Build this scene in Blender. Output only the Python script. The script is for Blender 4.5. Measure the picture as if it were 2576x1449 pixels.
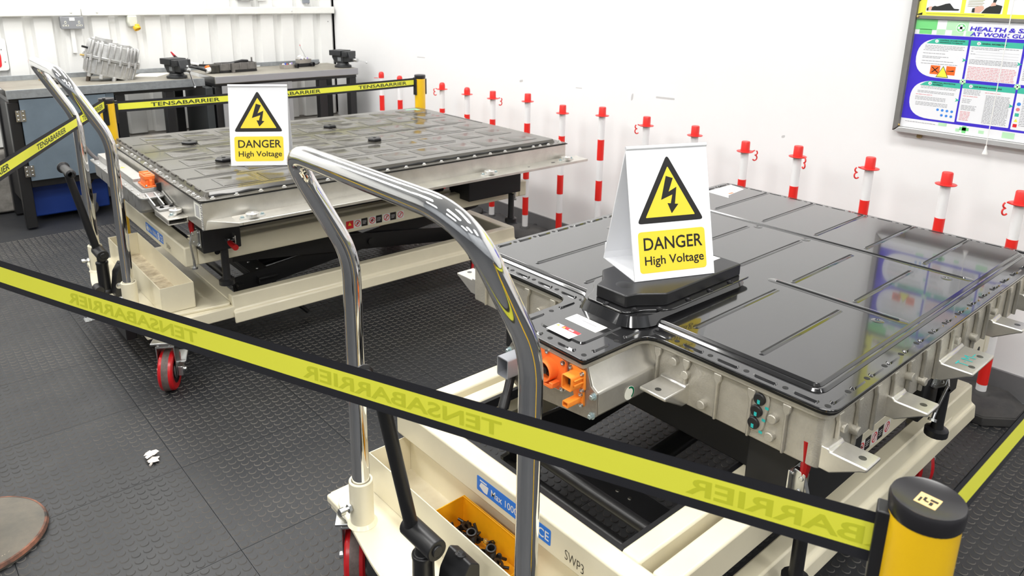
import bpy, bmesh, math, random
from mathutils import Vector, Matrix
PI = math.pi
random.seed(7)
for o in list(bpy.data.objects): bpy.data.objects.remove(o)
SC = bpy.context.scene
COL = SC.collection

# ---------------------------------------------------------------- camera
F_PX, YAW, PITCH, ROLL = 1887.65, math.radians(41.552307), math.radians(15.86968883), math.radians(-1.02526918)
cam = bpy.data.cameras.new('camera'); cam_o = bpy.data.objects.new('camera', cam); COL.objects.link(cam_o)
fw = Vector((math.sin(YAW)*math.cos(PITCH), math.cos(YAW)*math.cos(PITCH), -math.sin(PITCH)))
rt = Vector((math.cos(YAW), -math.sin(YAW), 0)); dn = fw.cross(rt)
r_ = math.cos(ROLL)*rt+math.sin(ROLL)*dn; d_ = -math.sin(ROLL)*rt+math.cos(ROLL)*dn
m = Matrix.Identity(4)
for i in range(3):
    m[i][0], m[i][1], m[i][2] = r_[i], -d_[i], -fw[i]
m[0][3], m[1][3], m[2][3] = 0, 0, 1.5
cam_o.matrix_world = m
cam.sensor_fit = 'HORIZONTAL'; cam.sensor_width = 36; cam.lens = F_PX*36/2576
cam.shift_y = -221.588/2576; cam.clip_start = .02
cam.dof.use_dof = True; cam.dof.focus_distance = 1.9; cam.dof.aperture_fstop = 9
SC.camera = cam_o

# ---------------------------------------------------------------- light and exposure
SC.view_settings.view_transform = 'Standard'; SC.view_settings.look = 'None'
SC.view_settings.gamma = 1; SC.view_settings.use_curve_mapping = False
SC.view_settings.exposure = -0.28
W = bpy.data.worlds.new('world'); SC.world = W; W.use_nodes = True
W.node_tree.nodes['Background'].inputs[0].default_value = (.9, .95, 1, 1)
W.node_tree.nodes['Background'].inputs[1].default_value = .25
CEIL = 3.6
LAMPS = [(-2.6, .2), (-2.6, 3.2), (-.5, .2), (-.5, 3.2), (1.6, .2), (1.6, 3.2), (1.6, 5.0), (-.5, 5.0), (-2.6, -2.6), (-.5, -2.6), (1.6, -2.6)]
LAMP_P = 42
for (x, y) in LAMPS:
    l = bpy.data.lights.new('panel_light', 'AREA'); l.shape = 'RECTANGLE'; l.size = .55; l.size_y = 1.5; l.energy = LAMP_P; l.color = (1, .985, .955)
    o = bpy.data.objects.new('panel_light', l); o.location = (x, y, CEIL-.06); COL.objects.link(o)

# ---------------------------------------------------------------- materials
MATS = {}
def M(name, col, rough=.5, metal=0., coat=0., vary=0., vs=8., bump=0., bs=40., col2=None, spec=.5, rvary=0., emit=0, alpha=1, trans=0):
    if name in MATS: return MATS[name]
    mt = bpy.data.materials.new(name); mt.use_nodes = True; nt = mt.node_tree; b = nt.nodes['Principled BSDF']
    b.inputs['Base Color'].default_value = (*col, 1); b.inputs['Roughness'].default_value = rough
    b.inputs['Metallic'].default_value = metal; b.inputs['Coat Weight'].default_value = coat; b.inputs['Coat Roughness'].default_value = .05
    b.inputs['Specular IOR Level'].default_value = spec
    if trans: b.inputs['Transmission Weight'].default_value = trans
    geo = nt.nodes.new('ShaderNodeNewGeometry')
    if vary or col2:
        n = nt.nodes.new('ShaderNodeTexNoise'); n.inputs['Scale'].default_value = vs; n.inputs['Detail'].default_value = 6; n.inputs['Roughness'].default_value = .65
        nt.links.new(geo.outputs['Position'], n.inputs['Vector'])
        r = nt.nodes.new('ShaderNodeValToRGB'); r.color_ramp.elements[0].position = .35; r.color_ramp.elements[1].position = .68
        c2 = col2 or tuple(c*(1-vary) for c in col)
        r.color_ramp.elements[0].color = (*c2, 1); r.color_ramp.elements[1].color = (*col, 1)
        nt.links.new(n.outputs['Fac'], r.inputs['Fac']); nt.links.new(r.outputs['Color'], b.inputs['Base Color'])
        if rvary:
            mr = nt.nodes.new('ShaderNodeMapRange'); mr.inputs['To Min'].default_value = max(.02, rough-rvary); mr.inputs['To Max'].default_value = rough+rvary
            nt.links.new(n.outputs['Fac'], mr.inputs['Value']); nt.links.new(mr.outputs['Result'], b.inputs['Roughness'])
    if bump:
        n2 = nt.nodes.new('ShaderNodeTexNoise'); n2.inputs['Scale'].default_value = bs; n2.inputs['Detail'].default_value = 4
        nt.links.new(geo.outputs['Position'], n2.inputs['Vector'])
        bp = nt.nodes.new('ShaderNodeBump'); bp.inputs['Strength'].default_value = bump; bp.inputs['Distance'].default_value = .004
        nt.links.new(n2.outputs['Fac'], bp.inputs['Height']); nt.links.new(bp.outputs['Normal'], b.inputs['Normal'])
    MATS[name] = mt; return mt

wall_white = M('wall_white', (.86, .86, .865), .55, vary=.03, vs=1.5, bump=.03, bs=60)
sheet_white = M('sheet_white', (.88, .88, .86), .45, vary=.04, vs=3)
rail_white = M('rail_white', (.84, .84, .80), .4, vary=.05, vs=20)
skirt_grey = M('skirt_grey', (.16, .16, .165), .6, vary=.15)
ledge_dust = M('ledge_dust', (.33, .31, .28), .9, vary=.45, vs=14, bump=.4)
rubber_floor = M('rubber_floor', (.020, .0215, .025), .5, col2=(.028, .029, .031), vs=3.5, bump=.12, bs=90, rvary=.1)
stud_rim = M('stud_rim', (.16, .145, .125), .85, col2=(.045, .045, .046), vs=1.7)
cream = M('cream_paint', (.80, .74, .56), .33, vary=.05, vs=12, coat=.2)
cream_dirty = M('cream_dirty', (.74, .66, .49), .5, col2=(.38, .31, .21), vs=26)
black_paint = M('black_paint', (.012, .012, .013), .38, bump=.05)
black_matt = M('black_matt', (.008, .008, .009), .6)
black_plastic = M('black_plastic', (.015, .015, .017), .35, vary=.2)
chrome = M('chrome', (.86, .86, .86), .06, 1)
zinc = M('zinc', (.62, .63, .63), .28, 1, vary=.15, vs=60)
steel_dark = M('steel_dark', (.22, .22, .21), .35, .9, vary=.4, vs=50)
galv = M('galvanised', (.42, .45, .48), .42, .75, vary=.25, vs=30)
galv_top = M('galvanised_top', (.36, .34, .29), .6, .35, col2=(.27, .25, .21), vs=5)
door_steel = M('door_steel', (.17, .22, .27), .45, .3, vary=.15, vs=7)
panel_grey = M('panel_grey', (.36, .36, .37), .5, .2, vary=.06)
alu = M('aluminium', (.72, .70, .65), .34, .85, vary=.18, vs=9, bump=.05, bs=30)
alu_cast = M('cast_aluminium', (.60, .57, .50), .42, .55, vary=.2, vs=14, bump=.3, bs=260)
alu_cut = M('machined_aluminium', (.80, .79, .76), .3, .75, vary=.12, vs=40)
alu_plate = M('plate_aluminium', (.36, .33, .29), .38, .7, vary=.2, vs=40, bump=.1, bs=200)
alu_motor = M('motor_aluminium', (.60, .60, .59), .36, .6, vary=.2, vs=40)
alu_grey = M('box_aluminium', (.42, .42, .41), .45, .7, vary=.2, vs=18, bump=.1, bs=120)
lid_grey = M('lid_grey', (.085, .079, .067), .2, 0, vary=.12, vs=2.5, rvary=.05, coat=.12)
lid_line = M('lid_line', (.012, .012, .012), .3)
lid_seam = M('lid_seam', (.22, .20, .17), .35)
lid_black = M('lid_black', (.010, .010, .011), .14, 0, coat=1., vary=.25, vs=5, rvary=.05)
lid_black_flange = M('lid_black_flange', (.012, .012, .013), .12, 0, coat=1.)
gasket = M('gasket', (.004, .004, .004), .5)
red_plastic = M('red_plastic', (.75, .03, .025), .35)
red_band = M('red_band', (.80, .022, .016), .4)
white_tube = M('white_tube', (.84, .83, .84), .4)
red_pu = M('red_polyurethane', (.55, .010, .015), .28, vary=.2, vs=30)
tread_grey = M('tread_grey', (.16, .12, .11), .7, vary=.4, vs=60)
grip_red = M('grip_red', (.40, .005, .006), .4)
yellow_post = M('yellow_post', (.86, .52, .008), .33, coat=.3)
yellow_bin = M('yellow_bin', (.88, .40, .008), .38, vary=.08, vs=30)
yellow_plug = M('yellow_plug', (.85, .50, .02), .4)
sign_white = M('sign_white', (.86, .87, .90), .28, coat=.3)
sign_yellow = M('sign_yellow', (.92, .70, .05), .32)
print_black = M('print_black', (.012, .011, .011), .4)
orange = M('orange_plastic', (.95, .20, .035), .38)
orange2 = M('amber_plastic', (.90, .27, .03), .38)
belt_black = M('belt_black', (.010, .010, .014), .7)
belt_yellow = M('belt_yellow', (.80, .80, .06), .6)
belt_print = M('belt_print', (.035, .05, .02), .7)
belt_ghost = M('belt_ghost', (.58, .60, .025), .7)
rubber_base = M('rubber_base', (.022, .022, .025), .7, col2=(.05, .048, .046), vs=12)
rust = M('rust_base', (.17, .15, .12), .8, col2=(.11, .105, .09), vs=9, bump=.3, bs=60)
rust_edge = M('rust_edge', (.30, .12, .07), .8, col2=(.03, .028, .025), vs=18)
emboss = M('embossed_letter', (.33, .29, .22), .8)
blue_label = M('blue_label', (.015, .20, .75), .35)
label_white = M('label_white', (.84, .84, .82), .4)
label_cream = M('label_cream', (.80, .80, .72), .4)
label_red = M('label_red', (.75, .02, .03), .4)
ink_grey = M('ink_grey', (.30, .30, .32), .6)
ink_red = M('ink_red', (.70, .22, .25), .6)
cyan_ink = M('cyan_ink', (.02, .48, .46), .5)
green_ink = M('green_ink', (.0, .16, .07), .4)
poster_blue = M('poster_blue', (.06, .035, .62), .25, vary=.1, vs=20)
poster_white = M('poster_white', (.84, .85, .88), .25)
poster_teal = M('poster_teal', (.06, .50, .36), .25)
poster_green = M('poster_green', (.20, .70, .24), .25)
poster_pale = M('poster_pale', (.50, .80, .52), .25)
poster_yellow = M('poster_yellow', (.88, .86, .08), .25)
poster_orange = M('poster_orange', (.90, .16, .03), .25)
skin_print = M('skin_print', (.75, .45, .36), .4)
cloth_print = M('cloth_print', (.025, .028, .027), .4)
frame_grey = M('frame_grey', (.30, .29, .28), .4, .6, vary=.1, vs=30)
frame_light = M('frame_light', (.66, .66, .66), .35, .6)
brass = M('brass', (.65, .48, .18), .35, .9)
socket_grey = M('socket_grey', (.33, .34, .36), .4, .5)
plug_grey = M('plug_grey', (.66, .67, .58), .5)
wire_red = M('wire_red', (.75, .04, .06), .45)
wire_blue = M('wire_blue', (.04, .10, .65), .45)
vice_iron = M('vice_iron', (.028, .030, .033), .45, vary=.35, vs=40)
dusty_black = M('dusty_black', (.05, .045, .032), .75, col2=(.02, .02, .018), vs=40)
paper_white = M('paper_white', (.75, .72, .66), .8)
tissue = M('tissue', (.72, .66, .60), .9)
dark_green = M('dark_green', (.02, .12, .08), .5)
ceiling_m = M('ceiling_m', (.72, .73, .74), .7)
lamp_m = M('lamp_m', (1, 1, 1), .5); 
_b = lamp_m.node_tree.nodes['Principled BSDF']; _b.inputs['Emission Color'].default_value = (1, .985, .955, 1); _b.inputs['Emission Strength'].default_value = 9
grey_far = M('grey_far', (.40, .42, .45), .7, vary=.2, vs=1.2)
blue_crate = M('blue_crate', (.01, .05, .30), .5)

# ---------------------------------------------------------------- geometry helpers
class MB:
    def __init__(s): s.v = []; s.f = []; s.m = []; s.mi = 0
    def add(s, vs, fs):
        o = len(s.v); s.v += [tuple(v) for v in vs]; s.f += [tuple(i+o for i in f) for f in fs]; s.m += [s.mi]*len(fs); return s
    def mat(s, i): s.mi = i; return s
    def box(s, x0, y0, z0, x1, y1, z1):
        v = [(x, y, z) for z in (z0, z1) for y in (y0, y1) for x in (x0, x1)]
        return s.add(v, [(0, 2, 3, 1), (4, 5, 7, 6), (0, 1, 5, 4), (2, 6, 7, 3), (0, 4, 6, 2), (1, 3, 7, 5)])
    def obox(s, p0, p1, w, h, up=(0, 0, 1)):      # bar from p0 to p1, w wide, h high
        p0, p1 = Vector(p0), Vector(p1); t = (p1-p0).normalized(); u = Vector(up); a = t.cross(u)
        if a.length < 1e-4: a = t.cross(Vector((1, 0, 0)))
        a.normalize(); u = a.cross(t); v = []
        for p in (p0, p1):
            for (i, j) in ((-1, -1), (1, -1), (1, 1), (-1, 1)): v.append(p+a*i*w/2+u*j*h/2)
        return s.add(v, [(3, 2, 1, 0), (4, 5, 6, 7), (0, 1, 5, 4), (1, 2, 6, 5), (2, 3, 7, 6), (3, 0, 4, 7)])
    def frame(s, t):
        t = Vector(t).normalized(); a = t.cross(Vector((0, 0, 1)))
        if a.length < 1e-4: a = Vector((1, 0, 0))
        a.normalize(); return a, a.cross(t)*-1
    def tube(s, path, r, n=12, caps=True, rs=None):
        P = [Vector(p) for p in path]; rings = []
        t0 = (P[1]-P[0]).normalized(); a, b = s.frame(t0); base = len(s.v)
        for i, p in enumerate(P):
            t = (P[min(i+1, len(P)-1)]-P[max(i-1, 0)]).normalized()
            a = (a-t*a.dot(t)).normalized(); b = t.cross(a); rr = rs[i] if rs else r
            s.v += [tuple(p+a*rr*math.cos(2*PI*k/n)+b*rr*math.sin(2*PI*k/n)) for k in range(n)]
        fs = []
        for i in range(len(P)-1):
            for k in range(n):
                fs.append((base+i*n+k, base+i*n+(k+1) % n, base+(i+1)*n+(k+1) % n, base+(i+1)*n+k))
        if caps: fs.append(tuple(base+k for k in range(n-1, -1, -1))); fs.append(tuple(base+(len(P)-1)*n+k for k in range(n)))
        s.f += fs; s.m += [s.mi]*len(fs); return s
    def cyl(s, p0, p1, r, n=16, r2=None): return s.tube([p0, p1], r, n, True, [r, r if r2 is None else r2])
    def lathe(s, prof, c=(0, 0, 0), ax=(0, 0, 1), n=24):   # prof: (radius, height)
        ax = Vector(ax).normalized(); a, b = s.frame(ax); c = Vector(c); base = len(s.v)
        for (r, h) in prof:
            r = max(r, 1e-5); s.v += [tuple(c+ax*h+a*r*math.cos(2*PI*k/n)+b*r*math.sin(2*PI*k/n)) for k in range(n)]
        fs = []
        for i in range(len(prof)-1):
            for k in range(n):
                fs.append((base+i*n+k, base+i*n+(k+1) % n, base+(i+1)*n+(k+1) % n, base+(i+1)*n+k))
        s.f += fs; s.m += [s.mi]*len(fs); return s
    def prism(s, poly, h0, h1, f=None, inset=0):          # poly (a,b); f maps (a,b,h) to a point
        f = f or (lambda a, b, h: (a, b, h)); n = len(poly)
        top = offset(poly, -inset) if inset else poly
        v = [f(a, b, h0) for a, b in poly]+[f(a, b, h1) for a, b in top]
        return s.add(v, [tuple(range(n-1, -1, -1)), tuple(range(n, 2*n))]+[(i, (i+1) % n, n+(i+1) % n, n+i) for i in range(n)])
    def face(s, pts): return s.add(pts, [tuple(range(len(pts)))])
    def hexbolt(s, c, ax=(0, 0, 1), r=.007, h=.006, washer=True):
        if washer: s.lathe([(r*1.45, 0), (r*1.45, h*.25), (0, h*.25)], c, ax, 14)
        s.lathe([(r, h*.25), (r, h), (r*.8, h*1.12), (0, h*1.12)], c, ax, 6); return s
    def text(s, txt, fmap, size=1., bold=.0, align='LEFT', width=None, italic=0):
        vs, fs = text_mesh(txt, bold, align)
        xs = [v[0] for v in vs]; w = (max(xs)-min(xs)) or 1
        sx = size if width is None else width/w
        return s.add([fmap(((v[0]+italic*v[1])*sx, v[1]*size)) for v in vs], fs)
    def build(s, name, mats, parent=None, label=None, bev=0, smooth=True, kind=None, seg=2):
        me = bpy.data.meshes.new(name); me.from_pydata(s.v, [], s.f)
        for mt in (mats if isinstance(mats, (list, tuple)) else [mats]): me.materials.append(mt)
        me.polygons.foreach_set('material_index', s.m)
        b = bmesh.new(); b.from_mesh(me); bmesh.ops.recalc_face_normals(b, faces=b.faces); b.to_mesh(me); b.free()
        if smooth:
            me.polygons.foreach_set('use_smooth', [True]*len(me.polygons)); me.set_sharp_from_angle(angle=math.radians(35))
        o = bpy.data.objects.new(name, me); COL.objects.link(o)
        if parent: o.parent = parent
        if label: o['label'] = label
        if kind: o['kind'] = kind
        if bev:
            bm_ = o.modifiers.new('bevel', 'BEVEL'); bm_.width = bev; bm_.segments = seg; bm_.limit_method = 'ANGLE'; bm_.angle_limit = math.radians(40)
        return o
_tc = {}
def text_mesh(txt, bold=0., align='LEFT'):
    k = (txt, bold, align)
    if k in _tc: return _tc[k]
    cu = bpy.data.curves.new('t', 'FONT'); cu.body = txt; cu.offset = bold; cu.align_x = align; cu.resolution_u = 3
    o = bpy.data.objects.new('t', cu); COL.objects.link(o); bpy.context.view_layer.update()
    me = bpy.data.meshes.new_from_object(o.evaluated_get(bpy.context.evaluated_depsgraph_get()))
    r = ([tuple(v.co[:2]) for v in me.vertices], [tuple(p.vertices) for p in me.polygons])
    bpy.data.objects.remove(o); bpy.data.curves.remove(cu); bpy.data.meshes.remove(me); _tc[k] = r; return r
def offset(poly, d):                                     # d>0 grows a counter-clockwise polygon
    n = len(poly); A = sum(poly[i][0]*poly[(i+1) % n][1]-poly[(i+1) % n][0]*poly[i][1] for i in range(n)); sg = 1 if A > 0 else -1; out = []
    for i in range(n):
        p, q, r = Vector(poly[i-1]), Vector(poly[i]), Vector(poly[(i+1) % n])
        e1 = (q-p).normalized(); e2 = (r-q).normalized(); n1 = Vector((e1.y, -e1.x))*sg; n2 = Vector((e2.y, -e2.x))*sg
        b = n1+n2; L = b.length_squared
        out.append(tuple(q+b*(2*d/L)) if L > 1e-6 else tuple(q+n1*d))
    return out
def rounded(poly, r, n=4):
    if not hasattr(r, '__len__'): r = [r]*len(poly)
    out = []; N = len(poly)
    for i in range(N):
        p, q, s = Vector(poly[i-1]), Vector(poly[i]), Vector(poly[(i+1) % N])
        if r[i] <= 0: out.append(tuple(q)); continue
        a = q+(p-q).normalized()*min(r[i], (p-q).length*.49); b = q+(s-q).normalized()*min(r[i], (s-q).length*.49)
        for k in range(n+1):
            t = k/n; out.append(tuple(a*(1-t)**2+q*2*t*(1-t)+b*t*t))
    return out
def rect(x0, y0, x1, y1): return [(x0, y0), (x1, y0), (x1, y1), (x0, y1)]
def fillet(path, r, n=6):
    P = [Vector(p) for p in path]; out = [P[0]]
    for i in range(1, len(P)-1):
        rr = r[i-1] if hasattr(r, '__len__') else r
        a = P[i]+(P[i-1]-P[i]).normalized()*rr; b = P[i]+(P[i+1]-P[i]).normalized()*rr
        for k in range(n+1):
            t = k/n; out.append(a*(1-t)**2+P[i]*2*t*(1-t)+b*t*t)
    out.append(P[-1]); return out
def thing(name, label, cat, loc=(0, 0, 0), rz=0, group=None):
    o = bpy.data.objects.new(name, None); COL.objects.link(o); o.empty_display_size = .05
    o.location = loc; o.rotation_euler = (0, 0, rz); tag(o, label, cat, group); return o
def tag(o, label, cat, group=None):
    o['label'] = label; o['category'] = cat
    if group: o['group'] = group
    return o
def struct(o): o['kind'] = 'structure'; return o
KIDS = {}
def copy_obj(o, parent, loc=None, rz=None):
    c = o.copy(); COL.objects.link(c); c.parent = parent
    if loc is not None: c.location = loc
    if rz is not None: c.rotation_euler = (0, 0, rz)
    return c
def copy_tree(o, parent=None, loc=None, rz=None):
    c = copy_obj(o, parent, loc, rz)
    for ch in list(o.children): copy_tree(ch, c)
    return c
def cap_poly(p0, p1, r, n=6):                            # stadium outline
    p0, p1 = Vector(p0), Vector(p1); a = math.atan2(p1.y-p0.y, p1.x-p0.x); out = []
    for k in range(n+1):
        t = a-PI/2+PI*k/n; out.append((p1.x+r*math.cos(t), p1.y+r*math.sin(t)))
    for k in range(n+1):
        t = a+PI/2+PI*k/n; out.append((p0.x+r*math.cos(t), p0.y+r*math.sin(t)))
    return out
def circ(x, y, r, n=16): return [(x+r*math.cos(2*PI*k/n), y+r*math.sin(2*PI*k/n)) for k in range(n)]

# ================================================================ the room
WX, WY, X0, Y0 = 3.18, 5.94, -4.6, -4.0
struct(MB().box(WX, Y0, 0, WX+.1, WY+.1, CEIL).build('wall_right', wall_white))
struct(MB().box(X0-.1, Y0, 0, X0, WY, CEIL).build('wall_left', grey_far))
struct(MB().box(X0, Y0-.1, 0, WX, Y0, CEIL).build('wall_front', grey_far))
struct(MB().box(X0, Y0, CEIL, WX, WY, CEIL+.1).build('ceiling', ceiling_m))
for (x, y) in LAMPS:
    t = thing('ceiling_light', 'long flat white light panel on the ceiling above the cordoned bay', 'light', (x, y, CEIL), 0, 'ceiling light panels')
    MB().box(-.3, -.78, -.05, .3, .78, 0).build('housing', panel_grey, t, bev=.005)
    MB().box(-.28, -.76, -.054, .28, .76, -.051).build('diffuser', lamp_m, t)
# corrugated back wall, crown flats 105 mm, pitch 172 mm
mb = MB(); pr = []; pit = .1722; k0 = -45
for k in range(k0, 8):
    x = 2.19+k*pit
    pr += [(x, 0), (x+.104, 0), (x+.122, .032), (x+.154, .032)]
pr = [(min(p, WX), d) for p, d in pr if p < WX+.05]
n = len(pr); zz = (.415, CEIL)
mb.add([(p, WY-.04+d, z) for z in zz for p, d in pr], [(i, i+1, n+i+1, n+i) for i in range(n-1)])
struct(mb.build('wall_back', sheet_white, smooth=False))
struct(MB().box(X0, WY-.02, 0, WX, WY+.05, .42).build('trim_3', ledge_dust))
struct(MB().box(X0, WY-.16, 0, WX, WY-.02, .40).build('trim_4', ledge_dust, bev=.012))
for nm, xa, xb in (('trim_1', X0, 1.262), ('trim_2', 1.2645, 3.165)):
    y0 = WY-.085
    t = MB().box(xa, y0, 1.257, xb, WY-.041, 1.312).build(nm, rail_white, bev=.006); struct(t)
    for x in ([.6, 1.2] if xa < 0 else [1.36, 2.78]):
        MB().lathe([(.008, 0), (.007, .004), (0, .006)], (x, y0, 1.283), (0, -1, 0), 12).build('screw_head', rail_white, t)
MB().lathe([(.004, 0), (.004, .002), (0, .002)], (3.12, WY-.041, 1.19), (0, -1, 0), 8).build('screw_head', steel_dark, bpy.data.objects['wall_back'])
struct(MB().box(WX-.012, Y0, 0, WX, WY-.16, .1).build('baseboard_right', skirt_grey))
# scuffs on the right wall: thin dark rub marks
for (y, z, l, h) in ((4.62, .99, .10, .008), (3.52, .93, .03, .02), (3.02, .94, .05, .006), (2.62, .935, .014, .05), (2.4, .955, .12, .014), (1.72, .86, .016, .016)):
    MB().prism(rounded([(-l/2, -h/2), (l/2, -h*.2), (l/2, h/2), (-l/2, h*.2)], h*.3), 0, .0006, lambda a, b, c: (WX-c, y-a, z+b)).build('scuff_mark', M('scuff', (.55, .55, .55), .7), bpy.data.objects['wall_right'])

# floor: rubber stud tiles, one object per tile
fl = MB().box(X0, Y0, -.06, WX, WY, -.012).build('floor', rubber_floor, smooth=False); struct(fl)
TS = .4775; tb = MB(); g = .0007
tb.box(g, g, -.012, TS-g, TS-g, -.0022)
NS = 16; st = TS/NS
for i in range(NS):
    for j in range(NS):
        c = ((i+.5)*st, (j+.5)*st); n = 12; b0 = len(tb.v)
        for (r, z) in ((.0122, -.0021), (.0112, -.0010), (.0104, 0)):
            tb.v += [(c[0]+r*math.cos(2*PI*k/n), c[1]+r*math.sin(2*PI*k/n), z) for k in range(n)]
        fs = [(b0+a*n+k, b0+a*n+(k+1) % n, b0+(a+1)*n+(k+1) % n, b0+(a+1)*n+k) for a in (0, 1) for k in range(n)]
        tb.f += fs; tb.m += [1]*n+[1]*n; tb.f.append(tuple(b0+2*n+k for k in range(n))); tb.m.append(0)
tile0 = None
def vis_tile(x, y):                                   # keep the tiles the view can reach
    v = Vector((x+TS/2, y+TS/2, -1.5)); dz = v.dot(fw)
    if dz < .3: return False
    u = v.dot(r_)/dz*F_PX+1288; w = v.dot(d_)/dz*F_PX+502.9
    mg = .5*F_PX/dz
    return -mg < u < 2576+mg and w < 1449+mg*1.2
for i in range(-6, 6):
    for j in range(-3, 11):
        x, y = 1.55+(i-2)*TS, 1.289+(j-3)*TS
        if x+TS > WX-.005 or y+TS > WY-.15 or not vis_tile(x, y): continue
        if tile0 is None:
            tile0 = tb.build('tile', [rubber_floor, stud_rim], fl); tile0.location = (x, y, 0)
        else: copy_obj(tile0, fl, (x, y, 0))
# cut tiles along the two walls
for j in range(-3, 11):
    y = 1.289+(j-3)*TS
    if y+TS > WY-.15: continue
    x = 1.55+3*TS
    MB().box(x+g, y+g, -.012, WX-.013, y+TS-g, -.0012).build('tile', rubber_floor, fl, smooth=False)

# ================================================================ lift trolleys
def caster_proto():
    R = .08; b = MB()
    b.box(-.05, -.045, .205, .05, .045, .212)                      # top plate
    b.lathe([(.034, .19), (.036, .205), (0, .205)], (0, 0, 0), (0, 0, 1), 20)
    for s in (-1, 1):                                              # fork cheeks
        b.prism([(-.022, .062), (.022, .062), (.034, .19), (-.034, .19)], s*.029, s*.033, lambda a, z, h: (a, h, z))
    b.box(-.034, -.033, .183, .034, .033, .19)
    b.cyl((0, -.045, R), (0, .045, R), .009, 10)
    c = b.build('caster', zinc, bev=.0015)
    n = 36
    MB().lathe([(.052, -.025), (.072, -.026), (.078, -.021), (.0795, -.012)], (0, 0, R), (0, 1, 0), n).lathe([(.0795, .012), (.078, .021), (.072, .026), (.052, .025)], (0, 0, R), (0, 1, 0), n).build('tyre', red_pu, c)
    MB().lathe([(.0795, -.012), (.080, -.008), (.080, .008), (.0795, .012)], (0, 0, R), (0, 1, 0), n).build('tread', tread_grey, c)
    h = MB(); h.lathe([(.052, -.025), (.050, -.02), (.03, -.02), (.03, .02), (.05, .02), (.052, .025)], (0, 0, R), (0, 1, 0), 28)
    h.mat(1).lathe([(.034, -.024), (.03, -.027), (.016, -.028), (0, -.028)], (0, 0, R), (0, 1, 0), 24); h.build('hub', [black_plastic, zinc], c)
    p = MB(); p.box(-.02, -.052, .06, .03, -.034, .098); p.prism([(.02, .10), (.075, .125), (.08, .12), (.03, .085)], -.055, -.02, lambda a, z, hh: (a, hh, z)); p.hexbolt((0, -.052, R), (0, -1, 0), .009, .008); p.build('brake_pedal', zinc, c, bev=.002)
    return c
CAST = None
def put_caster(root, u, v, rz):
    global CAST
    if CAST is None:
        CAST = caster_proto(); CAST.parent = root; CAST.location = (u, v, 0); CAST.rotation_euler = (0, 0, rz); return CAST
    return copy_tree(CAST, root, (u, v, 0), rz)
CLAMP = None
def clamp_proto():
    # local frame: mounts on a face whose outward normal is -y, stands along z; hinge at the origin
    b = MB()
    b.box(-.024, -.004, -.035, .024, 0, .035)
    for x in (-.007, .007): b.prism(rounded([(-.03, -.02), (-.004, -.035), (-.004, .035), (-.03, .03)], .006), x-.0012, x+.0012, lambda a, z, h: (h, a, z))
    for x in (-.014, .014):
        for z in (-.026, .026): b.hexbolt((x, -.004, z), (0, -1, 0), .004, .004)
    b.cyl((-.011, -.022, .018), (.011, -.022, .018), .005, 10); b.cyl((-.011, -.02, -.012), (.011, -.02, -.012), .005, 10)
    b.obox((0, -.022, .018), (0, -.034, -.018), .012, .008, (0, 1, 0)); b.obox((0, -.034, -.018), (0, -.026, -.095), .006, .012, (1, 0, 0))
    b.cyl((0, -.026, -.085), (0, -.026, -.115), .005, 8); b.lathe([(.011, 0), (.011, .008), (0, .008)], (0, -.026, -.12), (0, 0, 1), 10)
    c = b.build('toggle_clamp', zinc, bev=.001)
    MB().tube([(0, -.022, .022), (0, -.024, .05), (0, -.022, .105)], .0105, 10, True, [.008, .0105, .0115]).build('grip', grip_red, c, 'red plastic grip')
    return c
def put_clamp(root, loc, rot):
    global CLAMP
    if CLAMP is None: CLAMP = clamp_proto(); CLAMP.parent = root; c = CLAMP
    else: c = copy_tree(CLAMP, root)
    c.location = loc; c.rotation_euler = rot; return c
def pictogram(b, f, s, k):
    # small prohibition pictogram, white ground, red ring with slash, black figure; f(a,b,h)
    ring = circ(s/2, s/2, s*.42, 18); inn = circ(s/2, s/2, s*.33, 18)
    for i in range(18):
        j = (i+1) % 18; b.mat(1).face([f(*ring[i], .0004), f(*ring[j], .0004), f(*inn[j], .0004), f(*inn[i], .0004)])
    b.mat(1).face([f(s*.2, s*.27, .0005), f(s*.27, s*.2, .0005), f(s*.8, s*.73, .0005), f(s*.73, s*.8, .0005)])
    if k == 0: b.mat(2).face([f(s*.3, s*.45, .0003), f(s*.5, s*.3, .0003), f(s*.7, s*.5, .0003), f(s*.52, s*.75, .0003)])
    elif k == 1:
        b.mat(2).face([f(s*.25, s*.45, .0003), f(s*.8, s*.42, .0003), f(s*.75, s*.52, .0003), f(s*.3, s*.6, .0003)])
        b.mat(2).face([f(s*.4, s*.3, .0003), f(s*.6, s*.3, .0003), f(s*.55, s*.75, .0003), f(s*.42, s*.7, .0003)])
    else: b.mat(2).face([f(s*.38, s*.3, .0003), f(s*.5, s*.28, .0003), f(s*.62, s*.7, .0003), f(s*.5, s*.74, .0003)])

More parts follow.
